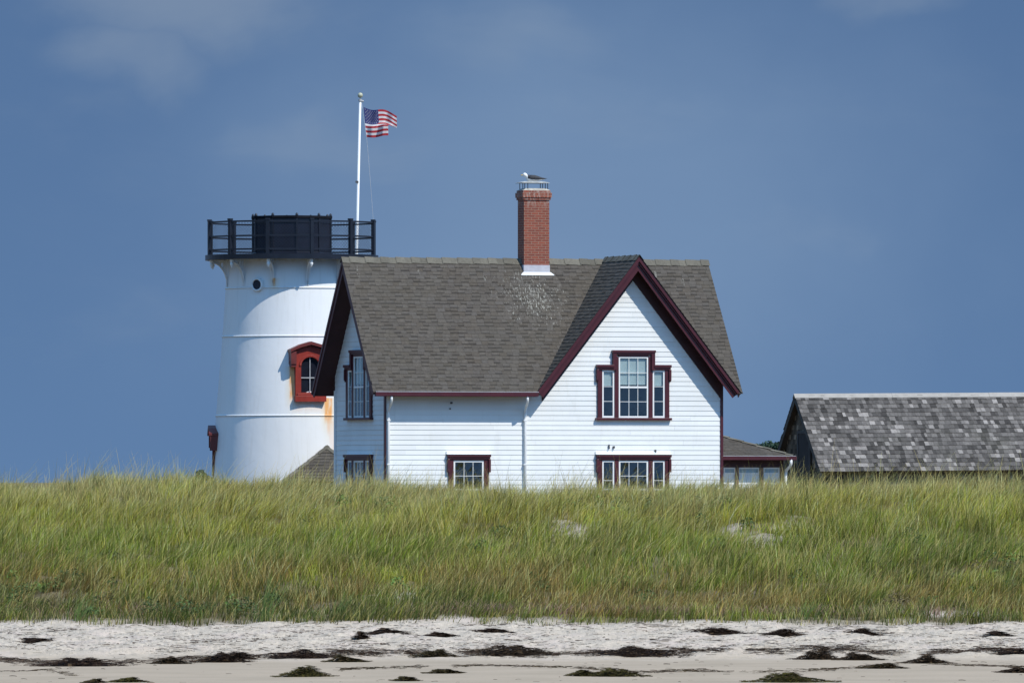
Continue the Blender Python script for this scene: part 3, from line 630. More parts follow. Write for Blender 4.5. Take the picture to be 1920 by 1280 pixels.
# ------------------------------------------------------------------ lighthouse
YT = 262.; tx = (547-960)/F*YT; ST = YT/F
tower = empty('lighthouse', (tx, YT, GZ0))
tag(tower, 'round white iron lighthouse stump with a black railed gallery, beside the house', 'lighthouse')
def tz(py): return ZC+(YH-py)*ST-GZ0
TP = [(1035, 159.5), (893, 149.5), (779, 142), (631, 130), (541, 124), (483, 121)]
def tr(z):
    zs = [tz(p_) for p_, r in TP]; return float(np.interp(z, zs, [r*ST for p_, r in TP]))
def towermat():
    m, t, p = newmat('white_iron_plate_paint'); tcn = t.nodes.new('ShaderNodeTexCoord'); sx = t.nodes.new('ShaderNodeSeparateXYZ'); t.links.new(tcn.outputs['Object'], sx.inputs[0])
    c = _mix(t, _mr(t, _noise(t, .9, 5, sc=(1, 1, .35)), .3, .7), (.76, .775, .78), (.82, .825, .82))
    X, Z = sx.outputs[0], sx.outputs[2]
    def box(x0, x1, z0, z1, fx=.05, fz=.15):
        a = _math(t, 'MULTIPLY', _mr(t, X, x0-fx, x0+fx, 0, 1, True), _mr(t, X, x1-fx, x1+fx, 1, 0, True))
        b_ = _math(t, 'MULTIPLY', _mr(t, Z, z0-fz, z0+fz, 0, 1, True), _mr(t, Z, z1-.02, z1+.02, 1, 0, True)); return _math(t, 'MULTIPLY', a, b_)
    P_ = lambda px: (px-547)*ST
    stk = _mr(t, _noise(t, 6, 5, .6, sc=(1.6, 1.6, .22)), .30, .48)
    fr_ = t.nodes.new('ShaderNodeMath'); fr_.operation = 'LESS_THAN'; t.links.new(sx.outputs[1], fr_.inputs[0]); fr_.inputs[1].default_value = 0
    dr_ = _math(t, 'MULTIPLY', _mr(t, _noise(t, 3.5, 6, .65, sc=(2.2, 2.2, .12)), .52, .75), .22); c = _mix(t, dr_, c, (.50, .49, .44))
    st = [(P_(611), P_(625), tz(788), tz(747), 1.0), (P_(616), P_(621), tz(812), tz(785), .35), (P_(546), P_(556), tz(748), tz(688), .95), (P_(515), P_(520), tz(536), tz(524), 1.0), (P_(552), P_(612), tz(770), tz(753), .22),
          (P_(620), P_(640), tz(880), tz(790), .16)]
    for (x0, x1, z0, z1, amp) in st:
        mk = _math(t, 'MULTIPLY', _math(t, 'MULTIPLY', box(x0, x1, z0, z1, .035, .16), stk), amp); mk = _math(t, 'MULTIPLY', mk, fr_.outputs[0])
        c = _mix(t, mk, c, (.78, .27, .03))
        halo = _math(t, 'MULTIPLY', _math(t, 'MULTIPLY', box(x0-.08, x1+.08, z0-.2, z1, .1, .3), .35*amp), fr_.outputs[0]); c = _mix(t, halo, c, (.78, .62, .34))
    rs = _math(t, 'MULTIPLY', _mr(t, Z, tz(500), tz(487)), _mr(t, _noise(t, 2.2, 5, .7), .5, .7, 0, .6)); c = _mix(t, rs, c, (.42, .27, .12))
    t.links.new(c, p.inputs['Base Color']); p.inputs['Roughness'].default_value = .42
    _bump(t, p, _noise(t, 1.2, 3), .012); return m
M['tower'] = towermat()
mb = MB(); prof = [(r*ST, tz(p_)) for p_, r in TP]
full = []
for (r0, z0), (r1, z1) in zip(prof[:-1], prof[1:]):
    for k in range(6): full.append((r0+(r1-r0)*k/6, z0+(z1-z0)*k/6))
full.append(prof[-1]); mb.lathe(full, 96)
body = mb.build('tower_wall', M['tower'], tower, smooth=True)
for py in (779, 631, 541):
    z = tz(py); r = tr(z); mb = MB(); mb.lathe([(r-.02, z-.028), (r+.022, z-.024), (r+.026, z-.006), (r+.016, z+.012), (r-.02, z+.02)], 96); mb.build('plate_seam', M['tower'], body, smooth=True)
# gallery
RG = 162.5*ST; zd0, zd1 = tz(488.5), tz(479)
dk = MB(); dk.lathe([(.5, zd0+.02), (RG-.06, zd0+.02), (RG-.06, zd0), (RG, zd0), (RG, zd1), (.5, zd1)], 72); gal = dk.build('gallery_deck', M['black'], tower)
for k in range(12):
    a = R(-90+15+30*k); d = Vector((math.cos(a), math.sin(a), 0)); sd_ = Vector((-d.y, d.x, 0)); rr = tr(tz(500)); zt = zd0-.005; zl_ = tz(541)+.04
    mb = MB(); Rt = RG-.10
    # curved bracket plate with an eye near its head
    n = 10; outer = []
    for j in range(n+1):
        q_ = j/n*PI/2; outer.append((Rt-(Rt-rr-.04)*(math.sin(q_)), zt-.07-(zt-.07-zl_)*(1-math.cos(q_))))
    inner = [(max(tr(z_)-.03, 0), z_) for _, z_ in outer]
    top = [(x_, zt) for x_, _ in outer]
    def pl(quad):
        f0 = [d*x_+Vector((0, 0, z_))+sd_*.018 for x_, z_ in quad]; mb.prism(f0, [p_-sd_*.036 for p_ in f0])
    for j in range(n): 
        (xa, za), (xb, zb) = outer[j], outer[j+1]
        if j == 4: 
            pl([(xa, zt), (xb, zt), (xb, zt-.05), (xa, zt-.05)]); pl([(xa, za+.05), (xb, zb+.05), (xb, zb), (xa, za)])
        else: pl([(xa, zt), (xb, zt), (xb, zb), (xa, za)])
    # flange along the curve
    for j in range(n):
        (xa, za), (xb, zb) = outer[j], outer[j+1]
        f0 = [d*xa+Vector((0, 0, za))+sd_*.05, d*xb+Vector((0, 0, zb))+sd_*.05, d*xb+Vector((0, 0, zb))-sd_*.05, d*xa+Vector((0, 0, za))-sd_*.05]
        mb.prism(f0, [p_+Vector((0, 0, .02)) for p_ in f0])
    br = mb.build('gallery_bracket', M['tower'], tower)
    pn = MB(); c_ = d*(Rt-.02); pn.lathe([(.0, zt-.24), (.018, zt-.22), (.025, zt-.19), (.05, zt-.15), (.055, zt-.11), (.03, zt-.08), (.055, zt-.06), (.055, zt-.0)], 12, cx=c_.x, cy=c_.y); pn.build('pendant', M['white'], br, smooth=True)
PT = tz(414); ztop, zmid, zlow = tz(418), tz(445), tz(470)
pts = [Vector((math.cos(R(-75+30*k)), math.sin(R(-75+30*k)), 0))*(RG-.06) for k in range(12)]
for k in range(12):
    a = R(-75+30*k); p_ = pts[k]; q_ = pts[(k+1) % 12]; d = Vector((math.cos(a), math.sin(a), 0)); s_ = Vector((-d.y, d.x, 0))
    mb = MB(); f0 = [p_+d*.046+s_*.046, p_-d*.046+s_*.046, p_-d*.046-s_*.046, p_+d*.046-s_*.046]
    mb.prism([v+Vector((0, 0, zd1)) for v in f0], [v+Vector((0, 0, PT-.03)) for v in f0]); f1 = [p_+(v-p_)*1.25 for v in f0]
    mb.prism([v+Vector((0, 0, PT-.03)) for v in f1], [v+Vector((0, 0, PT+.02)) for v in f1]); mb.build('railing_post', M['black'], tower)
    for z in (ztop, zmid, zlow):
        mb = MB(); u_ = Vector((0, 0, 1)); mb.beam(p_+(q_-p_)*.03+u_*z, q_-(q_-p_)*.03+u_*z, u_, .05, .045); mb.build('rail', M['black'], tower)
    mb = MB(); e = (q_-p_); ln = e.length; e.normalize(); inn = -(p_+q_).normalized()*.02; sp0 = .095; w_ = .0045; z0, z1 = zd1+.02, ztop-.02; H = z1-z0
    for sg in (1, -1):
        k_ = -int(H/sp0)-1
        while k_*sp0 < ln+H:
            x0 = k_*sp0 if sg > 0 else k_*sp0; xa, za, xb, zb = x0, 0, x0+H*sg*.0+H*(1 if sg > 0 else -1), H
            # clip to panel
            def clipx(x0_, z0_, x1_, z1_):
                dx = x1_-x0_; t0, t1 = 0, 1
                for lim, side in ((0, 1), (ln, -1)):
                    if dx*side > 0: t0 = max(t0, (lim-x0_)/dx)
                    else: t1 = min(t1, (lim-x0_)/dx)
                return (t0, t1)
            t0, t1 = clipx(xa, za, xb, zb)
            if t1-t0 > .02:
                P0 = p_+e*(xa+(xb-xa)*t0)+Vector((0, 0, z0+H*t0))+inn; P1 = p_+e*(xa+(xb-xa)*t1)+Vector((0, 0, z0+H*t1))+inn
                mb.face([P0+e*w_, P1+e*w_, P1-e*w_, P0-e*w_])
            k_ += 1
    mb.build('wire_mesh', M['black'], tower, fixn=False)
# capped drum where the lantern stood
RD = 74*ST; zdt = tz(409); dr = MB(); ph = R(-90+8.6)
dr.lathe([(RD+.06, zd1), (RD+.06, zd1+.06), (RD, zd1+.10), (RD, zdt)], 10, ph=ph); drum = dr.build('lantern_drum', M['drum'], tower)
b = MB(); b.lathe([(RD+.04, zdt-.03), (RD+.05, zdt-.0), (RD+.05, zdt+.05), (RD*.6, zdt+.065), (.02, zdt+.07)], 10, ph=ph); b.build('drum_lid', paint('matt_black_lid', (.012, .013, .018), .9, .3, 3, spec=.1), drum)
for k in range(10):
    a = ph+2*PI*k/10; b = MB(); d = Vector((math.cos(a), math.sin(a), 0)); b.beam(d*(RD+.01)+Vector((0, 0, zd1+.08)), d*(RD+.01)+Vector((0, 0, zdt-.03)), d, .05, .04)
    b.build('drum_mullion', M['black'], drum); b = MB(); b.lathe([(.04, zdt+.05), (.04, zdt+.09), (.02, zdt+.12), (.0, zdt+.13)], 8, cx=d.x*(RD), cy=d.y*(RD)); b.build('lid_knob', M['black'], drum, smooth=True)
    a2 = ph+2*PI*(k+1)/10; d2 = Vector((math.cos(a2), math.sin(a2), 0))
    b = MB()
    for zz in (zd1+.12, (zd1+zdt)/2+.05, zdt-.14): b.beam(d*(RD+.006)+Vector((0, 0, zz)), d2*(RD+.006)+Vector((0, 0, zz)), (0, 0, 1), .02, .03)
    b.build('drum_rail', M['black'], drum)
# porthole
def tower_place(o, az, z, rad): o.location = (math.sin(az)*rad, -math.cos(az)*rad, z); o.rotation_euler = (0, 0, az)
az = math.asin(-60/124.5); z = tz(536); b = MB()
b.T = lambda p: Vector((p.x, p.z, p.y))
b.lathe([(.14, -.02), (.14, -.09), (.165, -.10), (.19, -.07), (.195, .1)], 28); ph_ = b.build('porthole', M['tower'], tower, smooth=True); tower_place(ph_, az, z, tr(z)+.02)
b = MB(); b.T = lambda p: Vector((p.x, p.z, p.y)); b.lathe([(.145, -.05), (.001, -.05)], 28); b.build('pane', M['drum'], ph_)
# red arched windows
def tower_window(az, zb, mfr, sink=0):
    h = 1.40; hw_ = .425; iw = .265; b = MB(); yb = .55; n = 14
    zs0, zspr = .20, .95
    inner = [(-iw, zs0), (iw, zs0)]+[(iw*math.cos(PI*j/n), zspr+iw*.95*math.sin(PI*j/n)) for j in range(n+1)]
    outer = [(-hw_, 0.02), (hw_, 0.02)]
    for j in range(n+1):
        t_ = j/n
        if t_ < .25: outer.append((hw_, zspr+(h-zspr)*t_/.25))
        elif t_ > .75: outer.append((-hw_, zspr+(h-zspr)*(1-t_)/.25))
        else: outer.append((hw_-2*hw_*(t_-.25)/.5, h+.12*(1-abs(t_-.5)/.25)))
    k = len(inner)
    for j in range(k):
        a, b2 = inner[j], inner[(j+1) % k]; c, d = outer[j], outer[(j+1) % k]
        b.face([(a[0], 0, a[1]), (b2[0], 0, b2[1]), (d[0], 0, d[1]), (c[0], 0, c[1])]); b.face([(a[0], 0, a[1]), (b2[0], 0, b2[1]), (b2[0], .14, b2[1]), (a[0], .14, a[1])])
        b.face([(c[0], 0, c[1]), (d[0], 0, d[1]), (d[0], yb, d[1]), (c[0], yb, c[1])])
    # raised arch moulding
    for j in range(1, k-1):
        a, b2 = inner[j], inner[j+1]; s1 = 1.22
        if j == 1: a2, b3 = (a[0]*s1, a[1]), (b2[0]*s1, b2[1])
        else: a2, b3 = (a[0]*s1, zspr+(a[1]-zspr)*1.25), (b2[0]*s1, zspr+(b2[1]-zspr)*1.25)
        b.prism([(a[0], -.03, a[1]), (b2[0], -.03, b2[1]), (b3[0], -.03, b3[1]), (a2[0], -.03, a2[1])], [(a[0], .0, a[1]), (b2[0], .0, b2[1]), (b3[0], .0, b3[1]), (a2[0], .0, a2[1])])
    b.box(-.45, .45, -.09, yb, -.06, .10); b.box(-.38, .38, -.05, 0, .10, .17)
    wd = b.build('window', mfr, tower, bevel=.004); tower_place(wd, az, zb, tr(zb)+.05-sink)
    hd = MB(); e0, e1 = .60, h-.06
    prof_ = [(-e0, e1), (-e0, e1+.07), (-.30, h+.155), (0, h+.24), (.30, h+.155), (e0, e1+.07), (e0, e1), (.30, h+.07), (0, h+.15), (-.30, h+.07)]
    hd.prism([(x, -.14, z) for x, z in prof_[:5]+[(e0, e1+.07), (e0, e1)]+prof_[7:]], [(x, yb, z) for x, z in prof_[:5]+[(e0, e1+.07), (e0, e1)]+prof_[7:]])
    hd.box(-e0+.02, -hw_+.003, -.10, .2, e1-.34, e1+.02); hd.box(hw_-.003, e0-.02, -.10, .2, e1-.34, e1+.02)
    hd.box(-e0+.03, -hw_+.01, -.07, .15, e1-.42, e1-.34); hd.box(hw_-.01, e0-.03, -.07, .15, e1-.42, e1-.34)
    hd.build('window_hood', M['darkred'], wd)
    s = MB(); s.box(-.012, .012, .03, .06, zs0, zspr+iw*.9); s.box(-iw, iw, .028, .062, zs0+.40, zs0+.43); s.build('sash', M['metal'], wd)
    g_ = MB(); g_.face([(x, .07, z) for x, z in inner]); g_.build('pane', M['drum'], wd)
zwb = tz(750); tower_window(R(15.3), zwb, M['red']); tower_window(R(-86), tz(905), M['darkred'], .09)

# ------------------------------------------------------------------ flagpole and flag
YF = 269.; SF = YF/F; p0 = at(668, 487, YF); p1 = at(675.3, 190, YF); base = p0+(p0-p1)*((p0.z-GZ0)/(p1.z-p0.z))
fp = empty('flagpole', base); tag(fp, 'tall white flagpole with a round finial rising behind the lighthouse gallery', 'flagpole')
lp = lambda v: Vector(v)-base
b = MB(); b.tube([lp(base), lp(p0), lp(p1)], [.06, .047, .034], 12); b.build('pole', M['white'], fp, smooth=True)
b = MB(); t_ = lp(p1); b.tube([t_, t_+Vector((.0, 0, .06))], .055, 10); b.tube([t_+Vector((-.02, 0, .02)), t_+Vector((.10, 0, .0))], .03, 8); b.build('truck', M['metal'], fp)
b = MB(); b.T = lambda v: v+t_; r_ = .078; b.lathe([(.012, .05), (.012, .10)]+[(max(.001, r_*math.cos(x)), .10+r_+r_*math.sin(x)) for x in [R(-90+15*k) for k in range(13)]], 16); b.build('finial', M['ballgold'], fp, smooth=True)
b = MB(); hal = [lp(at(678, 193, YF)), lp(at(687, 256, YF-.05)), lp(at(691, 300, YF-.05)), lp(at(695, 350, YF-.05)), lp(at(701, 430, YF)), lp(at(703, 487, YF))]; b.tube(hal, .006, 5); b.build('halyard', M['rope'], fp)
b = MB(); pc = lp(at(670.3, 341, YF)); b.box(pc.x-.06, pc.x+.03, pc.y-.06, pc.y+.03, pc.z-.03, pc.z+.03); b.build('cleat', M['fitting'], fp)
def flagmat(name, col):
    m, t, p = newmat(name); out = [n for n in t.nodes if n.type == 'OUTPUT_MATERIAL'][0]; p.inputs['Base Color'].default_value = (*col, 1); p.inputs['Roughness'].default_value = .7
    tl = t.nodes.new('ShaderNodeBsdfTranslucent'); tl.inputs[0].default_value = (*col, 1); mx = t.nodes.new('ShaderNodeMixShader'); mx.inputs[0].default_value = .35
    t.links.new(p.outputs[0], mx.inputs[1]); t.links.new(tl.outputs[0], mx.inputs[2]); t.links.new(mx.outputs[0], out.inputs[0]); _bump(t, p, _noise(t, 9, 3), .01); return m
fr, fw_, fb = flagmat('flag_red', (.45, .03, .04)), flagmat('flag_white', (.72, .70, .70)), flagmat('flag_blue', (.025, .03, .14))
HP = at(681.5, 201, YF-.04)
def sst(x, a, b): x = min(1, max(0, (x-a)/(b-a))); return x*x*(3-2*x)
def fpos(a, b_, off=0):
    # a along the fly, b_ down the hoist; the lower corner folds in front
    fold = sst(b_, .42, .66)
    xx = (62*a**.92)*(1-fold)+46*a*fold; xx += 5.5*b_*(1-a*.9)
    yy = 56*b_*(1-.10*a*(1-fold))+(13*a**1.3+3*math.sin(a*7.5))*(1-fold)+fold*(-1.5*a+1.5*math.sin(a*5.))
    dp = .17*math.sin(a*12+b_*2.2)*(a**.6)*(1-.35*fold)+(.42*a*(1-fold))-.16*a*fold
    return HP+Vector((xx*SF, dp+off, -yy*SF))
b = MB(); NA, NBk = 44, 3
rows = 13*NBk; g_ = [[b.pt(fpos(i/NA, j/rows)) for i in range(NA+1)] for j in range(rows+1)]
for j in range(rows):
    for i in range(NA):
        st = j//NBk; mt = 0 if st % 2 == 0 else 1
        if st < 7 and i < NA*.4: mt = 2
        b.idx([g_[j][i], g_[j][i+1], g_[j+1][i+1], g_[j+1][i]], mt)
for r_ in range(9):
    for c_ in range(6 if r_ % 2 == 0 else 5):
        ca = .4*((c_*2+1+(r_ % 2))/12); cb = 7/13*(r_+1)/10
        for off in (-.006, .006):
            b.face([fpos(ca+(.4*.030 if k % 2 == 0 else .4*.013)*math.sin(PI*k/5)*1.0, cb-(.022 if k % 2 == 0 else .009)*math.cos(PI*k/5), off) for k in range(10)], 1)
fo = b.build('flag', [fr, fw_, fb], None, smooth=True, fixn=False)
fo.data.transform(Matrix.Translation(-HP)); fo.location = HP; tag(fo, 'red, white and blue star-spangled flag flying to the right from the white flagpole', 'flag')

# ------------------------------------------------------------------ gull on the chimney cap
def gull():
    b = MB(); n = 14
    # stations: x (head at -), z, half width, half height, white?
    S = [(-.235, .165, .002, .002), (-.232, .165, .016, .016), (-.215, .168, .036, .036), (-.190, .170, .047, .049), (-.160, .160, .048, .056), (-.140, .135, .052, .068), (-.12, .105, .062, .080), (-.08, .085, .076, .083), (-.02, .085, .085, .083),
         (.05, .085, .084, .078), (.12, .078, .070, .064), (.18, .068, .050, .042), (.23, .060, .034, .024), (.28, .058, .026, .013), (.33, .060, .016, .006)]
    rings = [[b.pt((x, w_*math.sin(2*PI*j/n), z+h*math.cos(2*PI*j/n))) for j in range(n)] for x, z, w_, h in S]
    for k in range(len(S)-1):
        for j in range(n):
            top = j <= 3 or j >= n-4
            m_ = 1 if (S[k][0] >= -.12 and S[k][0] < .23 and top) else 0
            b.idx([rings[k][j], rings[k][(j+1) % n], rings[k+1][(j+1) % n], rings[k+1][j]], m_)
    b.idx(rings[0]); b.idx(rings[-1][::-1])
    o = b.build('gull', [paint('white_feathers', (.78, .78, .76), .8, .05, 9), paint('slate_black_feathers', (.03, .03, .035), .7, .3, 20)], None, smooth=True)
    for s in (1, -1):
        wg = MB(); st = [(-.10, .10, .022, .03), (-.03, .100, .028, .062), (.06, .100, .026, .062), (.15, .092, .020, .045), (.24, .082, .012, .024), (.34, .078, .006, .010), (.385, .080, .002, .003)]
        rg_ = [[wg.pt((x, s*(.062-(.10 if x > .1 else 0)*(x-.1)*1.6)+t_*math.sin(2*PI*j/8), z+h*math.cos(2*PI*j/8))) for j in range(8)] for x, z, t_, h in st]
        for k in range(len(st)-1):
            for j in range(8): wg.idx([rg_[k][j], rg_[k][(j+1) % 8], rg_[k+1][(j+1) % 8], rg_[k+1][j]])
        wg.idx(rg_[0]); wg.build('wing', o.data.materials[1], o, smooth=True)
        ey = MB(); ey.lathe([(.0001, -.007), (.006, -.004), (.007, 0), (.006, .004), (.0001, .007)], 8, cx=-.212, cy=s*.037); ey.T = None
        e = ey.build('eye', M['black'], o, smooth=True); e.location = (0, 0, .178)
    bk = MB(); bk.tube([(-.228, 0, .165), (-.255, 0, .162), (-.278, 0, .156), (-.285, 0, .146)], [.014, .011, .008, .002], 8); bk.build('beak', paint('yellow_beak', (.6, .4, .05), .4, .1), o, smooth=True)
    return o
gl = gull(); gl.location = GULLP+Vector((0, 0, -.005)); gl.rotation_euler = (0, 0, R(14)); gl.scale = (1.12, 1.12, 1.12)
tag(gl, 'black-backed gull with a white head resting on the metal chimney cap', 'gull')

# ------------------------------------------------------------------ barn
YB = 268.; byaw = R(20); bw = 1.96; run = bw
bl = empty('weathered_barn', (0, 0, 0)); ov = .12
fz = ZC+(YH-884)/F*YB; rz_ = ZC+(YH-741)/F*(YB+1.8); bt = (rz_-fz)/bw; kb = math.sqrt(1+bt*bt); BL = 15.0
fx = (1540-960)/F*YB
cb, sb = math.cos(byaw), math.sin(byaw)
bl.location = (fx+sb*0, YB, GZ0); bl.rotation_euler = (0, R(-.45), byaw)
tag(bl, 'long low barn with silvery weathered wooden shingles, right of the house', 'barn')
fz -= GZ0; rz_ -= GZ0
wallz = lambda y: fz+(y)*bt
bwall = MB(); i0_, i1_ = .28, 2*bw-.28
def barn_shing(T, lo, hi, z0, z1):
    z = z0
    while z < z1:
        zt = min(z+.14, z1); x = lo((z+zt)/2)
        while x < hi((z+zt)/2)-.01:
            x2 = min(x+random.uniform(.08, .2), hi((z+zt)/2)); c = pal_barn(); c = (c[0]*.95, c[1]*.82, c[2]*.68)
            bwall.face([T(x, z, .012), T(x2-.004, z, .012), T(x2-.004, zt, .002), T(x, zt, .002)], 0, c); bwall.face([T(x, z, 0), T(x2-.004, z, 0), T(x2-.004, z, .012), T(x, z, .012)], 0, c); x = x2
        z = zt
barn_shing(lambda x, z, o: Vector((x, i0_-o, z)), lambda z: .18, lambda z: BL-.18, 0, fz+.2)
barn_shing(lambda x, z, o: Vector((x, i1_+o, z)), lambda z: .18, lambda z: BL-.18, 0, fz+.2)
for X0, s in ((.18, -1), (BL-.18, 1)):
    barn_shing(lambda x, z, o: Vector((X0+s*o, x, z)), lambda z: max(i0_, (z-fz+.07)/bt), lambda z: min(i1_, 2*bw-(z-fz+.07)/bt), 0, rz_-.12)
bwm = roofmat('weathered_shingle')
def barnmat():
    m, t, p = newmat('weathered_cedar'); n = _noise(t, 16, 5, .7, sc=(1, 1, .35)); c = _mix(t, 1.0, _tone(t), _mix(t, _mr(t, n, .3, .7), (.72, .72, .72), (1.25, 1.25, 1.25)), 'MULTIPLY')
    c = _mix(t, _mr(t, _noise(t, .8, 4), .55, .8, 0, .3), c, (.10, .10, .07))
    t.links.new(c, p.inputs['Base Color']); p.inputs['Roughness'].default_value = .9; p.inputs['Specular IOR Level'].default_value = .2; _bump(t, p, n, .01); return m
M['cedar'] = barnmat(); bwall.build('wall', M['cedar'], bl, fixn=False)
br_ = MB(); esb = (0, 1/kb, bt/kb); enb = (0, -bt/kb, 1/kb)
slab(br_, (0, 0, fz), (1, 0, 0), esb, enb, [(0, 0), (BL, 0), (BL, bw*kb), (0, bw*kb)], .05); slab(br_, (0, 2*bw, fz), (1, 0, 0), (0, -1/kb, bt/kb), (0, bt/kb, 1/kb), [(0, 0), (BL, 0), (BL, bw*kb), (0, bw*kb)], .05)
bro = br_.build('roof', paint('old_brown_board', (.09, .065, .05), .9, .3, 5), bl)
bs = MB(); EX = bw*kb/18.2
shingles(bs, (0, -.02, fz+.0), (1, 0, 0), esb, enb, bw*kb+.02, lambda s: [(-.03, BL+.03)], EX, .08, .20, .020, pal_barn)
shingles(bs, (0, 2*bw+.02, fz), (1, 0, 0), (0, -1/kb, bt/kb), (0, bt/kb, 1/kb), bw*kb+.02, lambda s: [(-.03, BL+.03)], EX, .08, .20, .020, pal_barn)
bs.build('shingles', M['cedar'], bro, fixn=False)
b = MB()
x = -.05
while x < BL:
    x2 = min(x+3.1, BL+.05); d_ = random.uniform(-.004, .004)
    for s in (-1, 1): b.prism([(x, bw, rz_+.055+d_), (x2-.006, bw, rz_+.055+d_), (x2-.006, bw+s*.10, rz_+.05-.10*bt), (x, bw+s*.10, rz_+.05-.10*bt)], [(x, bw, rz_+.03+d_), (x2-.006, bw, rz_+.03+d_), (x2-.006, bw+s*.10, rz_+.025-.10*bt), (x, bw+s*.10, rz_+.025-.10*bt)])
    x = x2
b.build('ridge_board', paint('bleached_board', (.36, .335, .30), .85, .15, 4), bl)
for s in (0, 1):
    b = MB(); y0 = 0 if s == 0 else 2*bw; n = Vector((0, -bt if s == 0 else bt, 1)).normalized(); pa = Vector((0, y0, fz)); pb = Vector((0, bw, rz_))
    pf = [pa-n*.01, pb-n*.01, pb-n*.13, pa-n*.13]; b.prism([v+Vector((-.025, 0, 0)) for v in pf], [v+Vector((.0, 0, 0)) for v in pf]); b.build('rake_board', paint('grey_brown_board', (.07, .062, .055), .9, .3, 5), bl)
b = MB(); vc = 1.62; zt_ = fz+.0+ (ZC+(YH-812)/F*YB-GZ0-fz); b.box(.12, .175, vc-.42, vc+.42, .1, zt_); do = b.build('door', paint('dark_old_door', (.028, .024, .024), .85, .3, 5), bl)
b = MB(); b.box(.10, .15, vc-.50, vc-.42, .1, zt_+.06); b.box(.10, .15, vc+.42, vc+.50, .1, zt_+.06); b.box(.10, .15, vc-.42, vc+.42, zt_, zt_+.08); b.build('door_frame', paint('grey_door_frame', (.06, .055, .055), .85, .3, 5), do)

# ------------------------------------------------------------------ far trees
leafm, t, p = newmat('far_foliage'); c = _mix(t, 1.0, _tone(t), (1, 1, 1), 'MULTIPLY'); t.links.new(c, p.inputs['Base Color']); p.inputs['Roughness'].default_value = .8
def tree(px, py_top, wpx, hpx, Y, label, seed):
    rr = random.Random(seed); s = Y/F; top = at(px, py_top, Y); gz = float(height(top.x, Y)); root = empty('tree', (top.x, Y, gz)); tag(root, label, 'tree', 'far trees above the dune')
    Hh = top.z-gz; wr = wpx*s/2; crown = hpx*s
    b = MB(); b.tube([(0, 0, 0), (.1, 0, Hh*.5), (.0, 0, Hh*.8)], [wr*.07+.05, wr*.05+.04, .04], 8)
    for k in range(5): a = rr.uniform(0, 6.28); b.tube([(.05, 0, Hh*rr.uniform(.35, .6)), (math.cos(a)*wr*.5, math.sin(a)*wr*.5, Hh*.78)], [.08, .03], 6)
    b.build('trunk', paint('bark', (.1, .08, .06), .9, .2), root)
    b = MB(); lobes = [(rr.uniform(-.75, .75)*wr, rr.uniform(-.6, .6)*wr, Hh-crown*rr.uniform(.35, .85), wr*rr.uniform(.25, .42)) for k in range(12)]+[(0, 0, Hh-crown*.35, crown*.34)]
    for k in range(2600):
        lx, ly, lz, lr = rr.choice(lobes); d = Vector((rr.gauss(0, 1), rr.gauss(0, 1), rr.gauss(0, 1))).normalized()*lr*rr.uniform(.6, 1.05)
        c_ = Vector((lx+d.x, ly+d.y, min(Hh, lz+d.z*.75))); u_ = Vector((rr.gauss(0, 1), rr.gauss(0, 1), rr.gauss(0, 1))).normalized(); v_ = u_.cross(Vector((rr.gauss(0, 1), rr.gauss(0, 1), rr.gauss(0, 1)))).normalized(); z_ = s*rr.uniform(1.2, 3.2)
        g = rr.uniform(.6, 1.3); b.face([c_+u_*z_, c_+v_*z_*.7, c_-u_*z_, c_-v_*z_*.7], 0, (.035*g, .075*g, .045*g))
    b.build('crown', leafm, root, fixn=False)
tree(1440, 822, 56, 36, 520, 'round dark green tree far off between the porch roof and the barn', 1)
tree(1418, 829, 34, 26, 530, 'lower dark green tree far off, just left of the taller one beside the barn', 2)
tree(1466, 832, 40, 26, 535, 'dark green tree far off, touching the left edge of the barn roof', 5)
tree(376, 878, 34, 24, 560, 'small dark tree top showing above the grass left of the lighthouse', 3)

# ------------------------------------------------------------------ dune grass
def grass_field(name, X, Y, Hh, lean, colb, colt, width, label, material, group=None, kind='stuff', segs=3, zsink=0):
    n = len(X); Z = height(X, Y)-.02
    az = rng.uniform(0, 2*PI, n); bx = np.cos(az)*lean[0]+lean[1]; by = np.sin(az)*lean[0]+lean[2]
    fa = rng.uniform(0, PI, n); wx, wy = np.cos(fa)*width/2, np.sin(fa)*width/2*.6
    P_ = np.zeros((n, (segs+1)*2, 3), np.float32); C_ = np.zeros((n, (segs+1)*2, 4), np.float32); C_[..., 3] = 1
    for k in range(segs+1):
        t_ = k/segs; q_ = t_**1.9; zz = Z+Hh*(t_-.22*np.minimum(1.2, np.hypot(bx, by))**2*t_**2.2); xx = X+bx*Hh*q_; yy = Y+by*Hh*q_; wk = 1-.85*t_**1.5
        P_[:, 2*k] = np.stack([xx-wx*wk, yy-wy*wk, zz], 1); P_[:, 2*k+1] = np.stack([xx+wx*wk, yy+wy*wk, zz], 1)
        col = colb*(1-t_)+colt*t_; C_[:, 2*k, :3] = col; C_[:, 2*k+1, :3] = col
    base_ = (np.arange(n)*(segs+1)*2)[:, None]; q_ = np.concatenate([base_+np.array([[2*k, 2*k+1, 2*k+3, 2*k+2]]) for k in range(segs)], 1).reshape(-1, 4)
    me = bpy.data.meshes.new(name); np_mesh2(me, P_.reshape(-1, 3), q_)
    a = me.attributes.new('blade', 'FLOAT_COLOR', 'POINT'); a.data.foreach_set('color', C_.ravel())
    me.materials.append(material); o = bpy.data.objects.new(name, me); COL.objects.link(o)
    return o
def np_mesh2(me, co, quads):
    me.vertices.add(len(co)); me.vertices.foreach_set('co', co.astype(np.float32).ravel())
    n = len(quads); me.loops.add(n*4); me.loops.foreach_set('vertex_index', quads.astype(np.int32).ravel())
    me.polygons.add(n); me.polygons.foreach_set('loop_start', (np.arange(n)*4).astype(np.int32)); me.update(calc_edges=True)
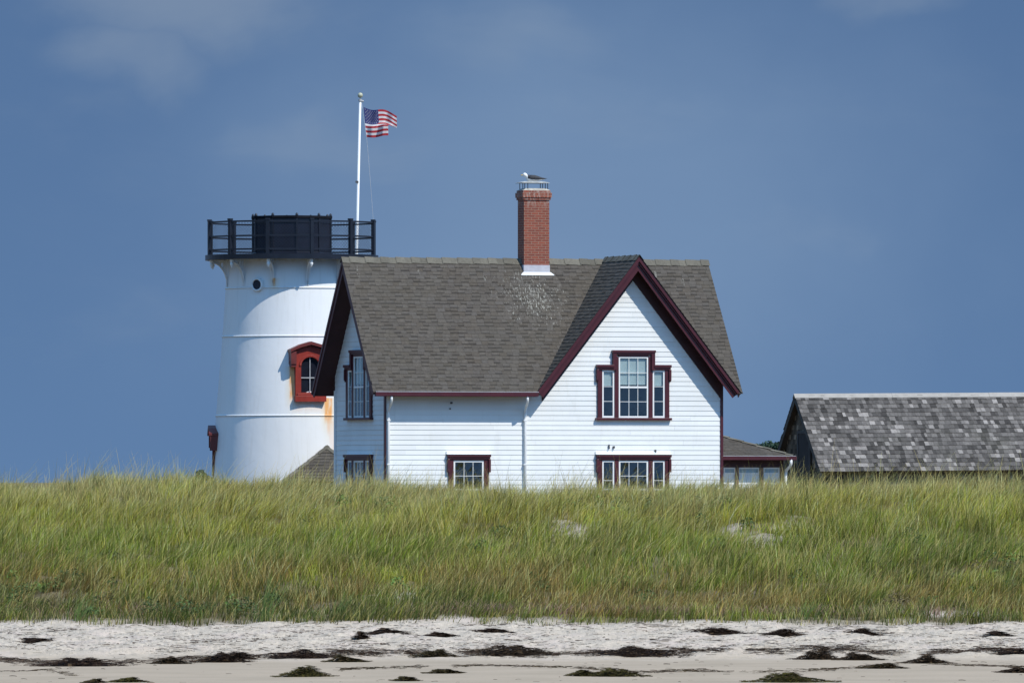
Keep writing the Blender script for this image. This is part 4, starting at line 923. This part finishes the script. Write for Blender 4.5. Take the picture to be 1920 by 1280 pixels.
m, t, p = newmat('beach_grass'); out = [n for n in t.nodes if n.type == 'OUTPUT_MATERIAL'][0]
a_ = t.nodes.new('ShaderNodeAttribute'); a_.attribute_name = 'blade'; t.links.new(a_.outputs['Color'], p.inputs['Base Color']); p.inputs['Roughness'].default_value = .55; p.inputs['Specular IOR Level'].default_value = .3
tl = t.nodes.new('ShaderNodeBsdfTranslucent'); t.links.new(a_.outputs['Color'], tl.inputs[0]); mx = t.nodes.new('ShaderNodeMixShader'); mx.inputs[0].default_value = .35
t.links.new(p.outputs[0], mx.inputs[1]); t.links.new(tl.outputs[0], mx.inputs[2]); t.links.new(mx.outputs[0], out.inputs[0]); M['grass'] = m
def scatter(nt_, per, x0, x1, y0, y1, spread):
    cx_ = rng.uniform(x0, x1, nt_); cy_2 = rng.uniform(y0, y1, nt_); k = rng.poisson(per, nt_)
    ti = np.repeat(np.arange(nt_), k); X = cx_[ti]+rng.normal(0, spread, len(ti)); Y = cy_2[ti]+rng.normal(0, spread, len(ti)); return X, Y, ti, cx_, cy_2
Xs, Ys, Ts, Hs, Is = [], [], [], [], []; NT = 0
for nt_, per, x0, x1, y0, y1 in ((20000, 16, -14.2, 14.2, 183, 226), (2600, 14, -30, -14.2, 183, 226), (2600, 14, 14.2, 30, 183, 226), (2500, 9, -30, 30, 226, 247)):
    X, Y, ti, cx_, c2 = scatter(nt_, per, x0, x1, y0, y1, .11)
    hv = rng.uniform(.75, 1.2, nt_)[ti]; tone = rng.normal(0, 1, nt_)[ti]
    Xs.append(X); Ys.append(Y); Ts.append(tone); Hs.append(hv); Is.append(ti+NT); NT += nt_
X = np.concatenate(Xs); Y = np.concatenate(Ys); tone = np.concatenate(Ts); hv = np.concatenate(Hs); TI = np.concatenate(Is)
gap = np.clip(nz2(X, Y*.7, 1.5, 51)-.35, 0, 1)*1.5; thin = np.clip((Y-edge_y(X)+.2)/1.6, .12, 1)
keep = (Y > edge_y(X)-.3) & (rng.random(len(X)) > np.maximum(sandmask(X, Y)*1.3, gap*.9)) & (rng.random(len(X)) < thin)
inhouse = (Y > 247.5)
X, Y, tone, hv, TI = X[keep], Y[keep], tone[keep], hv[keep], TI[keep]; n = len(X)
dpt = np.clip((Y-183)/35, 0, 1)
hn = nz2(X, Y, 1.1, 41); Hh = (.20+.20*np.clip((Y-edge_y(X))/9, 0, 1))*hv*rng.uniform(.6, 1.25, n)*(1+.45*hn)
tall = rng.random(n) < .04+.05*dpt*(1+hn); Hh = np.where(tall, Hh*rng.uniform(1.3, 2.0, n), Hh)
# colour: green near the foot, brown-olive band, fresh green band, straw near the crest, broken by patches
pn_ = nz2(X, Y*.55, .45, 31); pn2 = nz2(X, Y*.5, 1.3, 32); bandn = dpt+.09*pn_+.05*pn2
green = np.array([.205, .275, .020]); olive = np.array([.37, .325, .038]); straw = np.array([.70, .55, .20]); brown = np.array([.37, .225, .060]); deep = np.array([.075, .12, .016]); lime = np.array([.38, .41, .028])
def wgt(c, s): return np.exp(-((bandn-c)/s)**2)[:, None]
pn3 = nz2(X, Y*.6, .8, 35)
g1 = rng.gumbel(0, .55, NT)[TI]; 
cats = [(green*.9, wgt(.05, .10)*1.0+.12), (brown, wgt(.20, .14)*(1.3+1.5*pn2[:, None])), (green, wgt(.44, .18)*1.2+.1), (olive, wgt(.66, .2)*1.2+.1), (straw*.82, wgt(.99, .2)*1.5+.05+.5*np.clip(-pn_-.2, 0, 1)[:, None]), (deep, 3.0*np.exp(-((X+8.0)/4.8)**2-((Y-185)/3.2)**2)[:, None]+1.2*np.exp(-((X-9)/1.8)**2-((Y-195)/4)**2)[:, None]+.08+np.clip(pn2-.15, 0, 1)[:, None]*1.6+wgt(-.02, .13)*.9), (lime, .05+np.clip(pn3-.1, 0, 1)[:, None]*1.5)]
sc_ = np.stack([np.log(np.clip(w_[:, 0], 1e-3, None)) for _, w_ in cats], 1)+rng.gumbel(0, .5, (NT, len(cats)))[TI]
pick = sc_.argmax(1); base_c = np.stack([c_ for c_, _ in cats])
ws = sum(np.clip(w_, .001, None) for _, w_ in cats); avg = sum(c_*np.clip(w_, .001, None) for c_, w_ in cats)/ws
colt = base_c[pick]*.72+avg*.28
r_ = rng.random(n)[:, None]; colt = np.where(r_ < .22, colt*.3+straw*.8, colt); colt = np.where(r_ > .84, colt*.35+deep*.7, colt); colt = np.where((r_ > .76) & (r_ < .84), colt*.4+brown*.6, colt)
patch = .26*nz2(X, Y*.6, 1.7, 81)[:, None]+.16*np.clip((bandn-.42)*3, -1.3, .6)[:, None]; colt = colt*np.clip(np.exp(patch+.30*tone[:, None]+.36*rng.normal(0, 1, (n, 1))), .3, 2.2); colt[tall] = colt[tall]*.35+straw*.7; colt = np.clip(colt, 0, .75)
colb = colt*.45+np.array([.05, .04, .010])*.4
wl = .26+.26*nz2(X, Y, .55, 61)
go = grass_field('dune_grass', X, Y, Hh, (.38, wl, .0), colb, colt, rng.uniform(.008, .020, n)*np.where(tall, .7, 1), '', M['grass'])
tag(go, 'dense green and straw beach grass leaning right over the dune', 'beach grass', kind='stuff')
# brown dead stems among the tufts at the foot
nd = 2600; X = rng.choice(np.array([1110, 1150, 1190, 1390, 1760, 235, 880, 1480]), nd); sprd = rng.normal(0, .9, nd); Y = 185+rng.uniform(0, 1.2, nd)
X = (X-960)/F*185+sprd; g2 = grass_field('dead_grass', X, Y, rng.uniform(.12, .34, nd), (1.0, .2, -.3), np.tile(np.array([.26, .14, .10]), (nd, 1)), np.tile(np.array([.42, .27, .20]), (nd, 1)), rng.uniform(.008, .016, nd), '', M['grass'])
tag(g2, 'dry reddish brown dead grass along the foot of the dune', 'dead grass', kind='stuff')
# dark leafy plants low among the grass
b = MB(); rp = random.Random(9)
spots = [(rp.uniform(1030, 1500), rp.uniform(206, 213)) for _ in range(26)]+[(rp.uniform(630, 800), rp.uniform(211, 215)) for _ in range(8)]+[(rp.uniform(1640, 1960), rp.uniform(190, 200)) for _ in range(20)]+[(rp.uniform(-20, 520), rp.uniform(184, 190)) for _ in range(18)]+[(rp.uniform(0, 1920), rp.uniform(186, 214)) for _ in range(50)]
for px, Y0 in spots:
    X0 = (px-960)/F*Y0; z0 = float(height(X0, Y0)); rr = rp.uniform(.12, .34); hh = rp.uniform(.18, .42); tint_ = rp.choice(((.07, .12, .025), (.05, .085, .02), (.13, .10, .04), (.10, .17, .03)))
    for k in range(int(130*rr/.25)):
        a_ = rp.uniform(0, 6.28); r0 = rr*math.sqrt(rp.random()); zz = hh*rp.uniform(.25, 1)*(1-.5*(r0/rr)**2); c_ = Vector((X0+r0*math.cos(a_), Y0+r0*math.sin(a_), z0+zz))
        u_ = Vector((rp.gauss(0, 1), rp.gauss(0, 1), rp.gauss(0, .8))).normalized(); v_ = u_.cross(Vector((rp.gauss(0, 1), rp.gauss(0, 1), rp.gauss(0, 1)))).normalized(); q_ = rp.uniform(.014, .032); g_ = rp.uniform(.6, 1.5)
        b.face([c_+u_*q_*1.6, c_+v_*q_*.6, c_-u_*q_*1.6, c_-v_*q_*.6], 0, tuple(x*g_ for x in tint_))
tag(b.build('leafy_dune_plants', leafm, None, fixn=False), 'dark leafy low plants scattered among the beach grass', 'dune plants', kind='stuff')
# bright tufts at the foot of the dune, one by one
def tuft(px, Yt, hgt, nb, label, spread=.10):
    x = (px-960)/F*Yt; X = x+rng.normal(0, spread, nb); Y = Yt+rng.normal(0, .06, nb)
    c_ = np.tile(np.array([.20, .28, .075]), (nb, 1))*rng.uniform(.7, 1.2, (nb, 1)); o = grass_field('grass_tuft', X, Y, hgt*rng.uniform(.6, 1.1, nb), (.35, .45, -.1), c_*.7, c_, rng.uniform(.014, .022, nb), '', M['grass'], segs=5)
    z = float(height(x, Yt)); o.data.transform(Matrix.Translation((-x, -Yt, -z))); o.location = (x, Yt, z); tag(o, label, 'grass tuft', 'bright grass tufts at the foot of the dune'); return o
tuft(148, 183.9, .62, 26, 'short pale green grass tuft at the sand edge, nearest the left side')
tuft(492, 184.0, 1.0, 40, 'tallest pale green grass tuft at the sand edge, left of centre')
tuft(630, 185.0, .6, 20, 'thin pale green grass tuft a little right of the tallest tuft')
tuft(1515, 184.2, .5, 20, 'short pale green grass tuft at the sand edge below the barn')

# ------------------------------------------------------------------ seaweed
swm, t, p = newmat('dried_seaweed'); a_ = t.nodes.new('ShaderNodeAttribute'); a_.attribute_name = 'tone'; t.links.new(a_.outputs['Color'], p.inputs['Base Color']); p.inputs['Roughness'].default_value = .85; p.inputs['Specular IOR Level'].default_value = .15
def ground_y(py):
    """distance at which the beach is seen on a given photo row"""
    lo, hi = 150., 184.
    for _ in range(40):
        mid_ = (lo+hi)/2; row = YH+(ZC-float(np.interp(mid_, PY, PZ)))*F/mid_
        if row > py: lo = mid_
        else: hi = mid_
    return (lo+hi)/2
def strand(b, p_, ang, ln, wd, c, rise=0):
    s = 4; pts = []; x, y, z = p_; a = ang
    for k in range(s+1):
        pts.append(Vector((x, y, z))); x += math.cos(a)*ln/s; y += math.sin(a)*ln/s*.8; z += rise/s*(1-2*k/s); a += random.uniform(-.5, .5)
    up = Vector((0, random.uniform(-.6, .2), 1)).normalized()
    for k in range(s):
        d = (pts[k+1]-pts[k]).normalized(); q_ = d.cross(up).normalized()*wd*.5; w0 = 1-.5*abs(k/s-.5); b.face([pts[k]-q_*w0+up*0, pts[k+1]-q_*w0, pts[k+1]+q_*w0+up*wd*.4, pts[k]+q_*w0+up*wd*.4], 0, c)
def weed_col(ol):
    g = random.uniform(.4, 1.9)
    return ((.019+.016*ol)*g, (.0105+.019*ol)*g, .006*g) if random.random() > .05 else (.10, .065, .035)
def clump(px, py, wpx, hpx, label, ol=0.0, name='seaweed_clump'):
    Yc = ground_y(py); s = Yc/F; w_ = wpx*s/2*1.12; h_ = max(.05, hpx*s*.92); X = (px-960)/F*Yc; z0 = float(height(X, Yc)); dp = max(.16, w_*.55)
    b = MB(); nn = 18; mm = 7
    humps = [(random.uniform(-.5, .5), random.uniform(.5, 1)) for _ in range(3)]
    def prof_(x): return max(0, 1-x*x)**.8*max(.45, max(hh*math.exp(-((x-hx)/.33)**2) for hx, hh in humps))
    grid = [[None]*(mm+1) for _ in range(nn+1)]
    for i in range(nn+1):
        for j in range(mm+1):
            x = -1+2*i/nn; y = -1+2*j/mm; rr_ = prof_(x)*max(0, 1-y*y)**.6; gx, gy = X+x*w_*.95, Yc+y*dp*math.sqrt(max(.05, 1-x*x))
            grid[i][j] = b.pt((gx-X, gy-Yc, float(height(gx, gy))-z0+rr_*h_*.8*random.uniform(.8, 1.1)-.012))
    for i in range(nn):
        for j in range(mm): b.idx([grid[i][j], grid[i+1][j], grid[i+1][j+1], grid[i][j+1]], 0, weed_col(ol))
    for k in range(int(300+wpx*11)):
        x = random.gauss(0, .5) if random.random() < .8 else random.uniform(-1.3, 1.3); y = random.uniform(-1, 1)
        if abs(x) > 1.4: continue
        rr_ = prof_(min(1, abs(x)) if x > 0 else max(-1, x))*max(0, 1-y*y)**.5; gx, gy = x*w_, y*dp
        zz = float(height(X+gx, Yc+gy))-z0+rr_*h_*random.uniform(.7, 1.05)+.006; strand(b, (gx, gy, zz), random.choice((0, PI))+random.gauss(0, .9), random.uniform(.03, .12), random.uniform(.006, .016), weed_col(ol), random.uniform(-.01, .018))
    o = b.build(name, swm, None, fixn=False); o.location = (X, Yc, z0); tag(o, label, 'seaweed', 'clumps of washed up seaweed'); return o
CL = [
 (572, 1267, 82, 26, 'dark olive domed seaweed clump alone on the smooth sand, below the lighthouse', .9),
 (1150, 1266, 92, 22, 'humped olive seaweed clump on the smooth sand, below the wing windows', .9),
 (1092, 1266, 44, 14, 'low seaweed clump joined to the left side of the humped olive one', .8),
 (1482, 1277, 124, 20, 'broad olive seaweed mat at the bottom edge, below the porch', 1.0),
 (242, 1278, 52, 12, 'small olive seaweed clump cut by the bottom edge, left part of the beach', 1.0),
 (178, 1279, 26, 9, 'tiny dark seaweed scrap at the bottom edge, leftmost of all', .4),
 (762, 1276, 34, 10, 'small dark seaweed clump by the bottom edge, right of the domed olive one', .6),
 (835, 1261, 50, 9, 'flat thin seaweed clump on smooth sand below the chimney side of the house', .5),
 (1534, 1235, 68, 22, 'pointed black seaweed clump, tallest on the line below the left end of the barn', .1),
 (1612, 1236, 64, 19, 'black seaweed clump second from the left on the line below the barn', .1),
 (1738, 1242, 70, 18, 'black seaweed clump third on the line below the barn, lying lower', .1),
 (1655, 1253, 66, 12, 'thin spread seaweed clump just under the line below the barn', .3),
 (1908, 1260, 56, 14, 'black seaweed clump cut by the right edge, lower of two', .1),
 (1900, 1224, 64, 12, 'flat black seaweed clump cut by the right edge, upper of two', .0),
 (965, 1224, 124, 20, 'long black seaweed bank in the middle of the beach, below the chimney', .1),
 (1190, 1226, 146, 18, 'ragged brown-black seaweed bank below the wing of the house', .0),
 (415, 1239, 80, 19, 'black seaweed bank below the left side of the lighthouse', .0),
 (448, 1235, 46, 18, 'loose tangled seaweed heap on the right end of the bank left of the lighthouse', .0),
 (152, 1246, 128, 19, 'long black seaweed bank on the far left of the beach', .0),
 (560, 1231, 118, 17, 'black seaweed bank below the right side of the lighthouse', .0),
 (650, 1239, 60, 16, 'dark seaweed clump at the right end of the bank below the lighthouse', .5),
 (320, 1242, 52, 15, 'split seaweed clump between two black banks, left part of the beach', .2),
 (815, 1228, 60, 15, 'seaweed clump with a raised left end, left of the middle bank', .4),
 (725, 1186, 60, 14, 'dark arched seaweed clump high on the beach, below the house corner', .0),
 (678, 1197, 20, 16, 'small round seaweed clump below the arched one near the grass', .0),
 (826, 1193, 44, 9, 'flat seaweed clump high on the beach below the single window', .0),
 (925, 1184, 54, 11, 'dark seaweed clump high on the beach below the chimney', .0),
 (1350, 1187, 72, 12, 'dark flat seaweed clump high on the beach below the right gable corner', .0),
 (1464, 1190, 58, 14, 'dark seaweed clump high on the beach below the porch', .0),
 (1620, 1187, 50, 13, 'slanted seaweed clump high on the beach below the barn', .0),
 (68, 1200, 42, 8, 'thin dark seaweed clump high on the far left of the beach', .0),
 (1872, 1190, 40, 9, 'thin seaweed clump high on the beach at far right', .0)]
for c_ in CL: clump(*c_[:4], c_[4], c_[5])
# loose strands and litter: wrack lines
b = MB()
lines = [([(0, 1235), (90, 1243), (220, 1240), (330, 1236), (470, 1232), (640, 1226), (800, 1221), (900, 1224), (1030, 1226), (1130, 1222), (1260, 1221), (1330, 1219), (1480, 1220), (1600, 1218), (1700, 1226), (1800, 1218), (1920, 1214)], 9500, 5.5, .0),
         ([(640, 1254), (760, 1251), (900, 1249), (1010, 1251), (1090, 1253), (1200, 1261), (1290, 1257), (1400, 1260), (1560, 1256), (1640, 1249), (1700, 1243), (1830, 1248), (1920, 1252)], 1800, 2.2, .4),
         ([(0, 1258), (60, 1257), (130, 1251)], 60, 1.5, .4), ([(100, 1258), (145, 1266)], 60, 2.5, .6), ([(0, 1190), (90, 1183), (200, 1180)], 60, 3, 0), ([(1290, 1178), (1330, 1183), (1420, 1187)], 120, 3, 0), ([(1560, 1180), (1700, 1186)], 100, 4, 0),
         ([(640, 1205), (760, 1205), (820, 1212)], 90, 6, 0), ([(480, 1185), (600, 1178)], 60, 5, 0), ([(300, 1215), (460, 1200), (560, 1200)], 90, 9, 0), ([(0, 1205), (400, 1198), (900, 1203), (1400, 1200), (1920, 1203)], 900, 16, 0), ([(0, 1182), (400, 1172), (1000, 1172), (1500, 1176), (1920, 1180)], 700, 6, 0), ([(200, 1215), (1000, 1212), (1920, 1208)], 600, 10, 0)]
def wput(px, py, ol, ln=None):
    if not (1163 < py < 1290): return
    Yc = ground_y(py); X = (px-960)/F*Yc; z = float(height(X, Yc))+.008; strand(b, (X, Yc, z), random.choice((0, PI))+random.gauss(0, .35), ln or random.uniform(.04, .22), random.uniform(.006, .016), weed_col(ol) if random.random() < .6 else (.085, .06, .042), random.uniform(0, .035))
for pts_, n_, sp_v, ol in lines:
    xs_ = [q_[0] for q_ in pts_]; ys_ = [q_[1] for q_ in pts_]
    for _ in range(n_):
        x = random.uniform(xs_[0], xs_[-1])
        if math.sin(x*.021)+math.sin(x*.0573+1)+random.uniform(-1.2, 1.2) < -.55: continue
        wput(x, float(np.interp(x, xs_, ys_))+random.gauss(0, sp_v*.5), ol)
for _ in range(3400): wput(random.uniform(-60, 1980), random.uniform(1170, 1222)+random.gauss(0, 3), 0, random.uniform(.02, .10))
for _ in range(160): wput(random.uniform(-60, 1980), random.uniform(1236, 1284), .3, random.uniform(.03, .15))
wr = b.build('seaweed_wrack', swm, None, fixn=False); tag(wr, 'thin scattered strands of dry seaweed along the tide lines', 'seaweed wrack', kind='stuff')
# driftwood
b = MB(); Yd = 182.6
def dwp(px, py): X = (px-960)/F*Yd; return Vector((X, Yd, ZC+(YH-py)/F*Yd))
P0 = dwp(1232, 1170); z_ = float(height(P0.x, Yd)); P0.z = z_
b.tube([Vector((-.42, 0, .02)), Vector((-.22, 0, .055)), Vector((0, .0, .06)), Vector((.2, 0, .03)), Vector((.42, 0, .015))], [.008, .014, .017, .013, .006], 7); b.tube([Vector((-.2, 0, .05)), Vector((-.3, -.02, .10)), Vector((-.38, -.02, .10))], [.01, .007, .003], 6)
o = b.build('driftwood', paint('bleached_driftwood', (.40, .34, .28), .9, .2, 20), None, smooth=True); o.location = P0; tag(o, 'thin bleached branch lying where the grass meets the sand, below the wing', 'driftwood')
